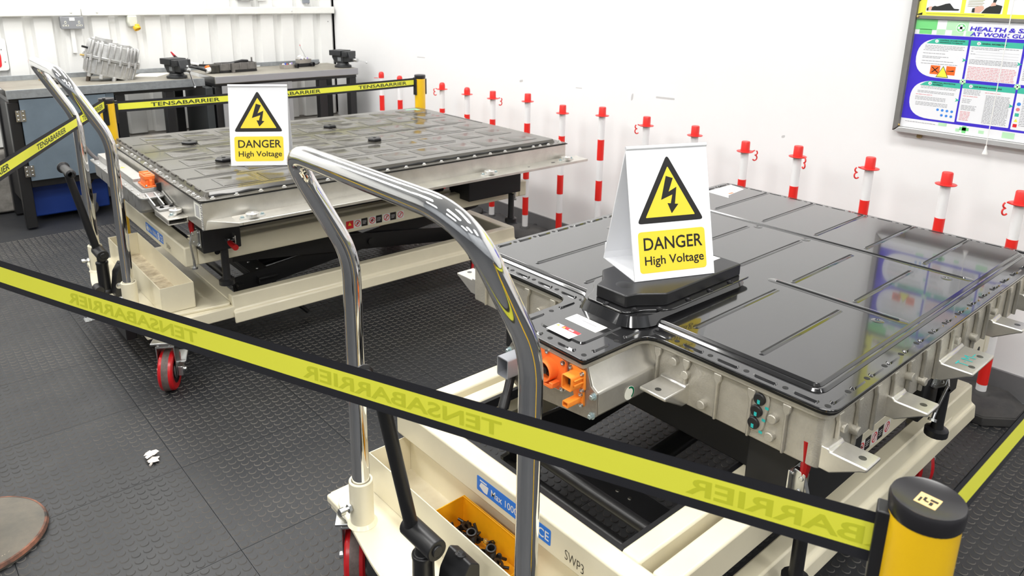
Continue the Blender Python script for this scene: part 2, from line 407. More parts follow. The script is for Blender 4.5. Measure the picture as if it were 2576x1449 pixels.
def lift_trolley(label, loc, rz, zt, sp, blocks, casters, clamps, legs, dirty=False, pen='SWP3'):
    t = thing('lift_trolley', label, 'trolley', loc, rz, 'cream scissor lift trolleys')
    # base
    b = MB(); prof = [(.405, .28), (.447, .28), (.454, .222), (.468, .214), (.472, .168), (.462, .168), (.455, .205), (.405, .205)]
    for s in (-1, 1): b.prism([(v*s-.03*0, z) for v, z in prof], .33, 1.83, lambda v, z, h: (h, v, z))
    for s in (-1, 1): b.box(-.0, min(s*.41, s*.455), .188, .34, max(s*.41, s*.455), .238)
    b.box(1.775, -.44, .20, 1.832, .44, .281); b.box(.33, -.44, .20, .38, .44, .25)
    b.build('base_frame', cream, t, bev=.006)
    for s in (-1, 1):
        for u in (.05, 1.60): MB().box(u-.06, min(s*.36, s*.455), .2125, u+.06, max(s*.36, s*.455), .236).build('caster_bracket', cream, t, bev=.006)
    pl = [(-.068, 0), (-.058, -.14), (-.008, -.405), (.33, -.44), (.33, .44), (-.008, .41), (-.058, .14)]
    MB().prism(rounded(pl, [.05, .05, .035, .02, .02, .035, .05]), .238, .25).build('base_plate', cream, t, bev=.003)
    MB().box(-.028, -.25, .115, .012, .23, .2375).build('under_panel', black_paint, t, bev=.003)
    # tray
    tu0, tu1, tv0, tv1, tz0, tz1 = .078, .205, -.395, .385, .2515, .358
    b = MB(); w = .003
    b.box(tu0, tv0, tz0, tu0+w, tv1, tz1).box(tu1-w, tv0, tz0, tu1, tv1, tz1).box(tu0+w, tv0, tz0, tu1-w, tv0+w, tz1).box(tu0+w, tv1-w, tz0, tu1-w, tv1, tz1)
    tr = b.build('storage_tray', cream, t, bev=.0012)
    MB().box(tu0+w, tv0+w, tz0, tu1-w, tv1-w, tz0+.003).build('tray_floor', cream_dirty if dirty else M('cream_tray', (.76, .70, .54), .45, col2=(.70, .63, .47), vs=30), tr)
    # sleeves, screws, handle
    for s in (-1, 1):
        sl = MB().lathe([(.0215, .25), (.0285, .25), (.0285, .368), (.027, .37), (.023, .37), (.0215, .366), (.0215, .25)], (0, s*sp, 0), (0, 0, 1), 28)
        sl.lathe([(.036, .2505), (.033, .254), (.0285, .259)], (0, s*sp, 0), (0, 0, 1), 28)
        so = sl.build('handle_sleeve', cream, t)
        k = MB(); k.cyl((-.027, s*sp, .305), (-.055, s*sp, .305), .005, 10); k.lathe([(.011, 0), (.011, .007), (0, .007)], (-.03, s*sp, .305), (-1, 0, 0), 6); k.lathe([(.0095, 0), (.0095, .012), (.008, .013), (0, .013)], (-.047, s*sp, .305), (-1, 0, 0), 12); k.build('set_screw', zinc, so)
    P = [(0, -sp, .262), (0, -sp, .936), (-.132, -sp, 1.185), (-.132, sp, 1.185), (0, sp, .936), (0, sp, .262)]
    MB().tube(fillet(P, [.06, .10, .10, .06], 12), .0205, 28).build('push_handle', chrome, t, 'polished chrome push handle')
    # hydraulic pump with lever
    b = MB(); pv = -.02
    b.lathe([(.030, .25), (.030, .262), (.024, .268), (.0225, .375), (.024, .378), (.024, .386), (.017, .387), (.017, .415)], (-.035, pv, 0), (0, 0, 1), 20)
    b.prism(rounded([(-.02, .25), (.045, .25), (.045, .37), (.02, .385), (-.005, .345)], .006), pv-.085, pv-.015, lambda a, z, h: (a, h, z))
    b.lathe([(.012, 0), (.012, .004), (.007, .005), (.007, .008), (0, .008)], (.022, pv-.05, .381), (.25, 0, 1), 14)
    b.cyl((-.062, pv-.035, .275), (-.062, pv+.02, .275), .018, 14)
    pu = b.build('hydraulic_pump', black_paint, t, 'black hydraulic hand pump', bev=.002)
    b = MB(); b.cyl((-.037, pv+.05, .425), (-.037, pv-.052, .425), .0225, 20); b.lathe([(.0125, 0), (.0125, .004), (0, .004)], (-.037, pv-.052, .425), (0, -1, 0), 16)
    b.build('pump_joint', black_paint, pu, bev=.002)
    b = MB(); b.tube([(-.04, pv+.03, .425), (-.105, pv+.03, .765)], .0145, 14); b.build('pump_lever', black_paint, pu)
    b = MB(); b.lathe([(.012, -.085), (.0175, -.08), (.0165, 0), (.0165, .055), (.023, .058), (.023, .062), (.014, .066)], (-.107, pv+.03, .775), (0, 1, 0), 18); b.build('lever_grip', black_plastic, pu)
    MB().hexbolt((.0, pv-.087, .30), (0, -1, 0), .009, .008).build('pump_bolt', zinc, pu)
    # foot pedal under the plate
    b = MB(); b.box(-.118, .02, .118, -.052, .062, .126)
    for k in range(6): b.box(-.116+k*.011, .02, .126, -.111+k*.011, .062, .130)
    b.obox((-.05, .04, .122), (-.03, .04, .165), .03, .008); b.cyl((-.03, .02, .165), (-.03, .07, .165), .009, 10); b.build('release_pedal', zinc, t, bev=.001)
    # platform frame
    z0 = zt-.08; L1 = 1.905; vo, vi = .42, .297; c0 = -.03
    b = MB(); b.box(.166, c0-vo, z0, .216, c0+vo, zt); b.box(L1-.05, c0-vo, z0, L1, c0+vo, zt)
    for s in (-1, 1):
        b.box(.2162, min(c0+s*vo, c0+s*.371), z0, L1-.0502, max(c0+s*vo, c0+s*.371), zt)
        b.box(.2162, min(c0+s*.343, c0+s*vi), z0, L1-.0502, max(c0+s*.343, c0+s*vi), zt)
        b.box(.2162, min(c0+s*.371, c0+s*.343), z0, .228, max(c0+s*.371, c0+s*.343), zt-.03)
    pf = b.build('platform_frame', cream, t, bev=.006)
    b = MB(); b.box(.2165, c0-vi+.0005, zt-.03, .229, c0+vi-.0005, zt-.004)
    for s in (-1, 1): b.box(.2295, min(c0+s*(vi-.0005), c0+s*(vi-.012)), zt-.03, 1.85, max(c0+s*(vi-.0005), c0+s*(vi-.012)), zt-.004)
    b.build('edge_trim', black_plastic, pf)
    for u in (.29, 1.80): MB().prism(circ(u, zt-.042, .0115), 0, .0006, lambda a, z, h: (a, c0-vo-h, z)).build('bolt_hole', black_matt, pf)
    # labels
    fl_ = lambda a, z, h: (.1658-h, -.06-a, zt-.04+z)          # on the left face, a runs to the viewer's right
    lb = MB(); lb.prism(rounded(rect(-.115, -.019, .125, .019), .004), 0, .0005, fl_).mat(1)
    tx = lambda x0, y0, sx=1: (lambda q: fl_(x0+q[0], y0+q[1], .0009))
    lb.text('Max 1000kg', tx(-.066, -.009), .0245, .008, width=.108)
    lb.prism(rounded([(-.106, -.006), (-.09, -.014), (-.078, -.014), (-.074, .006), (-.1, .006)], .002), .0005, .0009, fl_)
    lb.prism(rect(-.104, .009, -.08, .012), .0005, .0009, fl_)
    lb.prism(rounded([(.052, -.013), (.058, -.016), (.072, -.016), (.078, -.01), (.078, .01), (.072, .016), (.058, .016), (.052, .012)], .003), .0005, .0007, fl_)
    lb.mat(0).prism(circ(.065, 0, .0095, 14), .0007, .0009, fl_).mat(1).prism(circ(.065, 0, .0068, 14), .0009, .0011, fl_)
    lb.text('CE', tx(.087, -.0105), .03, .012, width=.032)
    lb.build('load_label', [blue_label, label_white], pf, 'blue load label reading Max 1000kg', smooth=False)
    MB().text(pen, lambda q: fl_(.165+q[0], -.02+q[1]*1.1-q[0]*.1, .0004), .03, -.012, width=.052).build('pen_marking', print_black, pf, smooth=False)
    fn = lambda a, z, h: (a, c0-vo-.0003-h, z); s = .036; x = .85; b = MB()
    for k in range(8):
        if k == 0:
            b.mat(1).prism(rect(x, zt-.062, x+s, zt-.062+s), 0, .0003, fn)
            b.mat(3).prism([(x+s*.28, zt-.062+s*.42), (x+s*.72, zt-.062+s*.42), (x+s*.5, zt-.062+s*.85)], .0003, .0006, fn)
        elif k % 2:
            b.mat(0).prism(rect(x, zt-.062, x+s, zt-.062+s), 0, .0003, fn)
            xx = x; pictogram(b, lambda a, z, h: fn(xx+a, zt-.062+z, h), s, k//2)
        else:
            b.mat(2).prism(rect(x, zt-.062, x+s*.86, zt-.062+s), 0, .0003, fn)
            for q in range(3): b.mat(0).prism(rect(x+.005, zt-.062+.011+q*.006, x+s*.86-.006-.004*(q == 0), zt-.062+.0125+q*.006), .0003, .0005, fn)
        x += s*1.03 if k != 0 else s*1.08
    b.build('warning_label', [label_white, label_red, print_black, sign_yellow], pf, 'strip of red, white and black warning pictograms', smooth=False)
    # scissor
    for s in (-1, 1):
        for (ua, ub) in ((.40, 1.70), (1.70, .40)):
            off = .012 if ua < ub else -.012
            MB().obox((ua, c0+s*.255+off, .245), (ub, c0+s*.255+off, zt-.115), .012, .075).build('scissor_arm', black_paint, t)
    for (u, z) in ((.42, .25), (1.05, (.245+zt-.115)/2), (1.68, .25), (.42, zt-.12), (1.68, zt-.12)):
        MB().cyl((u, c0-.285, z), (u, c0+.285, z), .016, 12).build('cross_tube', black_paint, t)
    b = MB(); b.box(.50, c0-.28, .262, .585, c0+.28, .272); b.box(.50, c0-.28, .235, .504, c0+.28, .262)
    cp = b.build('cross_plate', black_paint, t, bev=.002)
    for v in (.2, .1, -.02, -.06, -.16): MB().lathe([(.006, 0), (.005, .002), (0, .003)], (.54, c0+v, .272), (0, 0, 1), 10).build('plate_screw', zinc, cp)
    b = MB(); b.cyl((.62, c0+.04, .225), (1.05, c0+.02, .275), .028, 16); b.build('lift_cylinder', black_plastic, t)
    MB().tube(fillet([(.75, c0-.20, .02), (.66, c0-.16, .12), (.60, c0-.06, .23)], .05), .011, 10).build('hydraulic_hose', black_plastic, t)
    # support blocks, legs, clamps, casters
    for bx in blocks: MB().box(*bx).build('support_block', black_matt, t, bev=.004)
    for (u, v, za, zb) in legs:
        MB().lathe([(.0, za), (.030, za), (.030, za+.018), (.017, za+.022), (.015, za+.035), (.015, zb)], (u, v, 0), (0, 0, 1), 14).build('support_leg', black_plastic, t)
    for (u, v, r) in casters: put_caster(t, u, v, r)
    for (l, r) in clamps: put_clamp(t, l, r)
    return t

T1 = lift_trolley('cream lift trolley carrying the grey-topped battery pack, its tray empty and dusty', (.692, 3.29, 0), math.radians(-.9), .522, .273,
    [(.215, -.525, .508, .36, -.40, .648), (1.47, -.525, .495, 1.80, -.36, .648), (.225, .30, .5225, .37, .50, .648), (1.45, .30, .5225, 1.80, .50, .648), (.36, -.36, .5225, .40, .36, .645), (1.40, -.36, .5225, 1.44, .36, .645)],
    [(.05, -.52, math.radians(60)), (.08, .42, math.radians(25)), (1.60, -.42, math.radians(50)), (1.60, .42, math.radians(10))],
    [((.214, -.49, .565), (0, 0, -PI/2)), ((.33, -.5255, .545), (PI/2*1.05, PI/2, 0)), ((1.80, -.45, .55), (0, 0, PI/2))],
    [(1.72, -.545, .355, .50), (.30, -.50, .36, .51)], True, 'SWP1')
T2 = lift_trolley('cream lift trolley under the black-lidded battery pack, yellow parts bin in its tray', (.755, 1.086, 0), 0, .457, .289,
    [(.59, -.48, .40, .90, -.36, .588), (1.26, -.48, .385, 1.54, -.36, .588), (.635, -.355, .4575, .68, .45, .588), (1.50, -.355, .4575, 1.54, .45, .588), (.60, .30, .4575, .9, .46, .588), (1.26, .30, .4575, 1.49, .46, .588)],
    [(.03, -.33, math.radians(70)), (.03, .38, math.radians(55)), (1.595, -.39, math.radians(45)), (1.60, .40, math.radians(20))],
    [((.565, -.48, .535), (0, 0, 0)), ((1.34, -.4805, .50), (0, .5, 0))],
    [(1.34, -.505, .33, .47), (.60, -.50, .27, .40)])

# ================================================================ battery pack on the far trolley (grey lid)
BOLT = MB().hexbolt((0, 0, 0), (0, 0, 1), .0062, .0065).build('flange_bolt', alu_cut)
def disc_mount(root, x, y, z, rz=0, bolts=True, r=.024):
    b = MB(); b.prism(cap_poly((x-.036*math.cos(rz), y-.036*math.sin(rz)), (x+.036*math.cos(rz), y+.036*math.sin(rz)), .013), z, z+.005)
    b.lathe([(r, z+.005), (r, z+.016), (r-.003, z+.018), (.008, z+.018), (.006, z+.014), (0, z+.014)], (x, y, 0), (0, 0, 1), 28)
    d = b.build('mounting_disc', alu_cut, root)
    for s in (-1, 1):
        if bolts: MB().hexbolt((x+s*.038*math.cos(rz), y+s*.038*math.sin(rz), z+.005), (0, 0, 1), .0055, .006).build('disc_bolt', M('blue_bolt', (.42, .52, .54), .35, .8), d)
    return d
B1 = thing('battery_pack', 'grey-topped battery pack in a silver aluminium case with an orange connector at its end', 'battery', (.85, 2.603, 0), math.radians(-1.2), 'battery packs on lift trolleys')
L1, D1, zb = 1.785, 1.31, .6485
cb = MB(); cb.box(.006, .004, zb, L1-.006, D1, .7515)
case1 = cb.build('case', alu, B1, bev=.003)
fr = MB()
prof = [(0, .685), (-.012, .6805), (-.078, .680), (-.078, .668), (-.055, .666), (0, .652)]
fr.prism(prof, .105, L1+.075, lambda y, z, h: (h, y+.004, z))
fr.add([(.105, .0035, .652), (.105, .0035, .685), (.02, .0035, .684), (.012, .0035, .650), (.105, -.074, .680), (.105, -.074, .668)], [(1, 2, 4), (4, 2, 5), (5, 2, 3), (5, 3, 0), (1, 4, 5, 0)])
fr.box(.1055, -.058, .6675, .110, -.004, .679)
fr.build('side_rail', alu, B1, bev=.0012)
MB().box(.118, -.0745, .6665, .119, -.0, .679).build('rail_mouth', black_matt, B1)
for x, r in ((1.66, .011), (1.503, .006)): MB().prism(cap_poly((x-r*.5, -.034), (x+r*.5, -.034), r*.6, 8), .6803, .6807).build('rail_hole', print_black, B1)
disc_mount(B1, .168, -.037, .6805, .05); disc_mount(B1, 1.263, -.037, .6805, .05); disc_mount(B1, 1.745, -.034, .6805, .05)
wl = MB()
for k in range(15): wl.tube([(.0045+.0008*(k % 2), .002, .652+k*.0066), (.003, .0005, .6586+k*.0066)], .0036, 6)
wl.build('corner_weld', alu_cut, B1)
MB().box(-.0005, -.001, .7515, L1+.0005, D1+.006, .7548).build('seal', gasket, B1)
lp = rounded(rect(.001, .0005, L1-.001, D1+.004), .02)
lid = MB().prism(lp, .755, .7588).build('lid', lid_grey, B1, bev=.0008)
ip = rounded(rect(.030, .042, L1-.035, D1-.03), .022)
MB().prism(ip, .759, .7735, inset=.010).build('lid_panel', lid_grey, lid)
# dark wavy sealant bead along the near edge
pts = []; x = .046
while x < L1-.09:
    pts.append((x, .0375+.0022*math.sin(x*31)+.0015*math.sin(x*67+1), .7607+.0008*math.sin(x*43))); x += .012
MB().tube(pts, .0052, 8, True, [.0052+.0016*math.sin(i*.7) for i in range(len(pts))]).build('sealant_bead', gasket, lid)
for x in (.05, .136, .226, .316, .405, .495, .585, .675, .765, .855, .945, 1.035, 1.125, 1.216, 1.307, 1.395, 1.486, 1.571, 1.615, 1.669, 1.747):
    copy_obj(BOLT, B1, (x, .013, .7588))
for y in (.05, .099, .151, .242, .322, .414, .502, .553, .631, .705, .798, .862, .913, .997, 1.079, 1.16, 1.24):
    copy_obj(BOLT, B1, (.0125, y, .7588))
for y in (.047, .14, .24, .34, .44, .54, .64, .74, .84, .94, 1.04, 1.14, 1.24): copy_obj(BOLT, B1, (L1-.013, y, .7588))
for x in (.3, .6, .9, 1.2, 1.5, 1.7): copy_obj(BOLT, B1, (x, D1-.012, .7588))
BOLT.parent = B1; BOLT.location = (.0125, 1.29, .7588)
# embossed cells of the lid: pads, near and left edge shade painted as dark strips
pz = .7736; cw, ch = .136, .128
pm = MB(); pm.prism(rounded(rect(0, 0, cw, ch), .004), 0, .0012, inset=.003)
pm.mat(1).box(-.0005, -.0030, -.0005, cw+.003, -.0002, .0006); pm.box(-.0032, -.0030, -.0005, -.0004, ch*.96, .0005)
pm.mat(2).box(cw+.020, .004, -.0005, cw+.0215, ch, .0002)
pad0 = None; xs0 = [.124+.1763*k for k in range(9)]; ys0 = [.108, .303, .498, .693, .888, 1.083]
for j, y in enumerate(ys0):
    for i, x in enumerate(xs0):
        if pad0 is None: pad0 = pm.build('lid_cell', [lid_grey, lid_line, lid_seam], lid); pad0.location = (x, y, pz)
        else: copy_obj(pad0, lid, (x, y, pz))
for y, xa, xb in ((.275, .045, 1.30), (.468, .045, .62), (.468, .75, 1.56), (.480, .50, .98), (.665, .045, .7), (.665, .82, 1.42), (.856, .05, .60), (.856, .74, 1.30), (1.05, .05, 1.1), (.29, .05, .25), (.672, 1.05, 1.6), (1.05, 1.2, 1.68), (.087, .05, .55)):
    MB().box(xa, y-.0016, pz-.0006, xb, y+.0016, pz+.0007).build('lid_groove', lid_line, lid)
for k in range(13):
    y = .10+k*.0925; MB().box(.034, y, .760, .0385, y+.055, .7742).build('edge_tab', M('lid_tab', (.06, .055, .05), .3), lid)
MB().prism(rounded(rect(1.62, 1.18, 1.70, 1.24), .01), pz, pz+.0003).build('sticker', M('sticker_green', (.22, .50, .34), .5), lid)
MB().box(L1-.062, .62, .7734, L1-.052, .98, .7745).build('lid_groove', lid_line, lid)
# hexagonal pads on the lid
ca, sa = math.cos(math.radians(1.2)), math.sin(math.radians(1.2))
for (wx, wy) in ((1.14, 3.544), (1.855, 3.541), (1.86, 3.106), (1.131, 3.108)):
    dx, dy = wx-.85, wy-2.603; x, y = dx*ca-dy*sa, dx*sa+dy*ca
    h = MB(); h.lathe([(.033, .001), (.036, .005), (.036, .010), (.031, .0145), (.010, .0145), (.009, .008), (0, .008)], (x, y, pz), (0, 0, 1), 6); h.build('hex_pad', black_plastic, lid, 'black hexagonal pad with a centre hole')
# control box on the end
bx = MB(); bx.prism(rounded(rect(-.086, .455, -.004, 1.20), .02), .628, .684, inset=-.002); bx.prism(rounded(rect(-.075, .50, -.006, 1.05), .02), .606, .630)
for y in (.52, .62, .74, .9, 1.06): bx.box(-.0905, y, .632, -.084, y+.008, .684)
box1 = bx.build('control_box', alu_grey, B1, 'silver cast control box on the end of the pack', bev=.003)
MB().prism(rounded(rect(-.092, .408, -.002, 1.262), .018), .6842, .6915).build('box_flange', alu_grey, box1, bev=.0015)
MB().prism(rounded(rect(-.062, .640, -.0045, 1.245), .006), .6916, .716, inset=.004).build('box_cover', M('box_cover', (.50, .49, .47), .5, .6, vary=.1), box1, bev=.002)
MB().prism(rounded(rect(-.064, .498, -.004, .6398), .006), .6916, .7055, inset=.003).build('connector_plinth', alu_grey, box1, bev=.0015)
for (x, y) in ((-.084, .47), (-.084, .56), (-.084, .66), (-.084, .76), (-.084, .88), (-.084, 1.0), (-.084, 1.12), (-.084, 1.22), (-.075, .425), (-.02, .425)):
    MB().hexbolt((x, y, .6915), (0, 0, 1), .0045, .005).build('cover_screw', alu_cut, box1)
oc = MB(); oc.prism(rounded(rect(-.048, .502, .0, .615), .008), .7056, .712)
oc.prism(rounded(rect(-.041, .522, -.005, .598), .006), .712, .735); oc.prism(rounded(rect(-.0435, .519, -.0025, .601), .007), .735, .750)
oc.box(-.028, .513, .712, -.016, .522, .736); oc.box(-.041, .60, .74, -.006, .606, .754); oc.cyl((-.022, .512, .712), (-.022, .512, .733), .006, 10)
oco = oc.build('orange_connector', orange, box1, 'orange high voltage connector', bev=.0015)
ov = MB(); ov.prism(rounded(rect(-.039, .525, -.007, .595), .005), .7502, .7505); ov.build('connector_cavity', M('orange_dark', (.45, .06, .01), .5), oco)
ov = MB(); ov.box(-.036, .53, .7506, -.010, .548, .752).box(-.036, .558, .7506, -.010, .572, .753).box(-.036, .582, .7506, -.010, .592, .752); ov.build('connector_cap', orange, oco, bev=.001)
for (x, y) in ((-.042, .508), (-.006, .508), (-.042, .609)): MB().hexbolt((x, y, .712), (0, 0, 1), .004, .005).build('connector_screw', zinc, oco)
MB().box(-.006, .486, .692, .0, .4975, .722).box(-.012, .480, .697, .018, .4865, .727).build('black_socket', black_plastic, box1, 'square black socket', bev=.002)
MB().prism(rect(-.056, .95, -.030, .985), .7161, .7163).build('white_sticker', label_white, box1)
MB().prism([(-.050, .875), (-.028, .875), (-.038, .90)], .7161, .7163).build('hazard_sticker', sign_yellow, box1)
cbl = MB(); cbl.tube(fillet([(-.06, 1.225, .688), (-.085, 1.24, .715), (-.112, 1.255, .765)], .02), .0085, 10); cbl.build('end_cable', M('grey_sleeve', (.13, .12, .12), .6), box1)
MB().obox((-.110, 1.255, .762), (-.130, 1.25, .775), .018, .004).build('cable_lug', zinc, box1)
# mounting shelf beside the corner
sh = MB(); sh.box(-.066, .166, .6585, .0055, .335, .6625).box(-.066, .166, .640, .0055, .335, .644).box(-.066, .168, .644, -.062, .335, .6585).box(.0, .168, .644, .0055, .335, .6585)
sh.build('mounting_shelf', alu, B1, bev=.001)
MB().box(-.0615, .20, .6445, -.0005, .203, .658).build('shelf_mouth', black_matt, B1)
disc_mount(B1, -.018, .235, .6626, .9, True, .023)
MB().prism(rounded(rect(-.062, .29, .002, .335), .006), .6626, .672).build('bracket_foot', alu_grey, B1, bev=.002)
for x in (-.045, -.01): MB().hexbolt((x, .31, .672), (0, 0, 1), .006, .007).build('foot_bolt', black_plastic, B1)
for x in (-.062, -.030, .0):
    MB().obox((x, .335, .668), (x, .455, .690), .005, .02).build('bracket_strut', alu_grey, B1)
MB().prism(rounded(rect(.018, .684, .085, .744), .002), 0, .0004, lambda a, z, h: (.0058-h, a, z)).build('case_label', label_cream, B1)
MB().prism(rect(.03, .69, .07, .735), 0, .0003, lambda a, z, h: (.0053-h, a, z)).build('label_code', M('code_grey', (.45, .45, .45), .6), B1)

# ================================================================ battery pack on the near trolley (black lid)
B2 = thing('battery_pack', 'black-lidded battery pack in a cast aluminium case with mounting lugs and orange sockets', 'battery', (0, 0, 0), 0, 'battery packs on lift trolleys')
px0, px1, py0, py1 = 1.31, 2.645, .552, 1.648; zt, zb = .735, .5905
ty0, ty1, tx = .995, 1.205, 1.098
body = [(px0, ty0), (px0, py0), (px1, py0), (px1, py1), (px0, py1), (px0, ty1)]
outl = [(tx, ty0), (px0, ty0), (px0, py0), (px1, py0), (px1, py1), (px0, py1), (px0, ty1), (tx, ty1)]
MB().prism(rounded([(px0, py0), (px1, py0), (px1, py1), (px0, py1)], .018), zb, .7185).build('case', alu_cast, B2, bev=.003)
# upper rim of the casting
MB().prism(rounded(offset(outl, .010), [.01, .03, .03, .03, .03, .03, .03, .01]), .7055, .7215).build('case_rim', alu_cast, B2, bev=.003)
# neck casting with flared flanks
nk = [(1.0, .7205), (.985, .70), (.972, .668), (.955, .655), (.953, .604), (.962, .592), (1.196, .592), (1.243, .60), (1.243, .650), (1.226, .664), (1.215, .69), (1.205, .7205)]
neck = MB().prism(nk, tx+.006, px0+.03, lambda y, z, h: (h, y, z)).build('neck_case', M('neck_aluminium', (.60, .58, .53), .33, .7, vary=.15, vs=14, bump=.05, bs=80), B2, bev=.004)
ep = [(.995, .731), (.982, .702), (.970, .668), (.952, .657), (.950, .604), (.974, .588), (1.197, .5605), (1.246, .578), (1.246, .600), (1.232, .612), (1.232, .638), (1.246, .650), (1.232, .672), (1.214, .69), (1.196, .731)]
MB().prism(ep, tx, tx+.006, lambda y, z, h: (h, y, z)).build('end_plate', alu_plate, B2, 'brown-grey end plate carrying the sockets', bev=.001)
for (y, z) in ((1.236, .651), (1.058, .721), (1.0, .719), (.960, .650), (.962, .602), (1.236, .591), (1.12, .721)):
    MB().hexbolt((tx, y, z), (-1, 0, 0), .006, .010).build('plate_bolt', M('blue_bolt', (.42, .52, .54), .35, .8), B2)
fx = lambda y, z, h: (tx-h, y, z)
# big orange socket
b = MB(); b.prism(rounded([(1.14, .70), (1.10, .7125), (1.075, .711), (1.042, .701), (1.038, .64), (1.05, .625), (1.135, .618), (1.15, .64)], .008), 0, .008, fx)
b.lathe([(.026, .008), (.0255, .034), (.022, .034), (.021, .010)], (tx, 1.088, .668), (-1, 0, 0), 24); b.box(tx-.032, 1.060, .634, tx-.008, 1.10, .642); b.box(tx-.036, 1.052, .640, tx-.012, 1.064, .652)
bo = b.build('main_socket', orange, B2, 'large orange high voltage socket', bev=.0015)
MB().prism(rounded(offset([(1.14, .70), (1.10, .7125), (1.075, .711), (1.042, .701), (1.038, .64), (1.05, .625), (1.135, .618), (1.15, .64)], .004), .01), -.0, .003, fx).build('socket_gasket', zinc, bo)
MB().lathe([(.0205, .010), (.0205, .012), (0, .012)], (tx, 1.088, .668), (-1, 0, 0), 20).lathe([(.008, .012), (.008, .028), (.006, .029), (0, .029)], (tx, 1.088, .668), (-1, 0, 0), 14).build('socket_pin', print_black, bo)
for (y, z) in ((1.048, .697), (1.098, .706), (1.047, .632), (1.14, .63)):
    MB().lathe([(.0055, 0), (.0055, .005), (.0035, .005), (.0035, .003), (0, .003)], (tx-.008, y, z), (-1, 0, 0), 12).build('socket_screw', zinc, bo)
# middle socket
b = MB(); b.prism(rounded([(1.031, .702), (1.014, .706), (.986, .700), (.983, .655), (.995, .645), (1.026, .646)], .005), 0, .007, fx)
oc_ = rounded(rect(.991, .659, 1.021, .694), .006); ic_ = offset(oc_, -.003)
n = len(oc_); hs = (.007, .040); b.add([fx(y, z, h) for h in hs for y, z in oc_]+[fx(y, z, h) for h in hs for y, z in ic_],
    [(i, (i+1) % n, n+(i+1) % n, n+i) for i in range(n)]+[(2*n+i, 2*n+(i+1) % n, 3*n+(i+1) % n, 3*n+i) for i in range(n)]+[(n+i, n+(i+1) % n, 3*n+(i+1) % n, 3*n+i) for i in range(n)])
b.box(tx-.034, .986, .672, tx-.007, .9905, .676); b.box(tx-.034, .986, .684, tx-.007, .9905, .687)
mo = b.build('middle_socket', orange2, B2, 'amber socket with square shroud', bev=.0008)
MB().prism(ic_, .0072, .010, fx).prism(rounded(rect(1.0, .668, 1.012, .686), .002), .01, .028, fx).build('socket_core', print_black, mo)
for (y, z) in ((1.024, .697), (.990, .694), (.988, .655), (1.022, .65)):
    MB().lathe([(.005, 0), (.005, .005), (.003, .005), (.003, .003), (0, .003)], (tx-.007, y, z), (-1, 0, 0), 12).build('socket_screw', zinc, mo)
# small socket
b = MB(); b.prism(rounded([(1.018, .646), (.987, .650), (.985, .613), (.993, .611), (1.012, .622)], .004), 0, .006, fx)
oc_ = rounded(rect(.992, .622, 1.010, .636), .003); ic_ = offset(oc_, -.0025); n = len(oc_); hs = (.006, .046)
b.add([fx(y, z, h) for h in hs for y, z in oc_]+[fx(y, z, h) for h in hs for y, z in ic_],
    [(i, (i+1) % n, n+(i+1) % n, n+i) for i in range(n)]+[(2*n+i, 2*n+(i+1) % n, 3*n+(i+1) % n, 3*n+i) for i in range(n)]+[(n+i, n+(i+1) % n, 3*n+(i+1) % n, 3*n+i) for i in range(n)])
so_ = b.build('small_socket', orange2, B2, 'small amber socket', bev=.0008)
MB().prism(ic_, .0062, .012, fx).build('socket_core', M('orange_dark', (.45, .06, .01), .5), so_)
for (y, z) in ((.992, .643), (.989, .618)):
    MB().lathe([(.005, 0), (.005, .005), (.003, .005), (.003, .003), (0, .003)], (tx-.006, y, z), (-1, 0, 0), 12).build('socket_screw', zinc, so_)
# grey metal duct and earth lead
o2 = rounded(rect(1.158, .630, 1.196, .678), .005); i2 = offset(o2, -.0025); n = len(o2); hs = (.0, .075); b = MB()
b.add([fx(y, z, h) for h in hs for y, z in o2]+[fx(y, z, h) for h in hs for y, z in i2],
    [(i, (i+1) % n, n+(i+1) % n, n+i) for i in range(n)]+[(2*n+i, 2*n+(i+1) % n, 3*n+(i+1) % n, 3*n+i) for i in range(n)]+[(n+i, n+(i+1) % n, 3*n+(i+1) % n, 3*n+i) for i in range(n)])
du = b.build('square_duct', M('duct_steel', (.36, .37, .40), .45, .5), B2, 'grey square metal duct')
MB().prism(i2, .0, .012, fx).build('duct_core', dark_green, du)
b = MB(); b.tube(fillet([(tx-.004, 1.225, .595), (tx-.02, 1.215, .570), (tx-.052, 1.200, .525)], .02), .0115, 12); b.tube([(tx-.034, 1.209, .551), (tx-.05, 1.201, .5275)], .0135, 12)
el = b.build('earth_lead', black_plastic, B2, 'black earth lead hanging from the end plate')
b = MB(); b.cyl((tx-.050, 1.201, .5275), (tx-.057, 1.198, .517), .009, 12); b.obox((tx-.056, 1.198, .519), (tx-.078, 1.188, .486), .022, .004, (-1, 0, .5)); b.build('cable_lug', zinc, el)
# lid
MB().prism(rounded(offset(outl, .0165), [.008, .045, .03, .03, .03, .03, .045, .008]), .7216, .7285).build('seal', gasket, B2)
op = rounded(offset(outl, .020), [.015, .05, .035, .035, .035, .035, .05, .015], 6)
lid2 = MB().prism(op, .7287, .7350).build('lid', lid_black_flange, B2, bev=.0015)
ridge = rounded(offset([(px0, py0), (px1, py0), (px1, py1), (px0, py1)], -.026), .03, 6)
MB().prism(ridge, .7352, .7415, inset=.006).build('lid_step', lid_black_flange, lid2, bev=.001)
MB().prism(offset(ridge, -.011), .7416, .7475, inset=.006).build('lid_panel', lid_black, lid2, bev=.001)
MB().prism(rounded(rect(1.128, 1.03, 1.345, 1.17), [.015, 0, 0, .015]), .7352, .7385, inset=.003).build('neck_panel', lid_black, lid2)
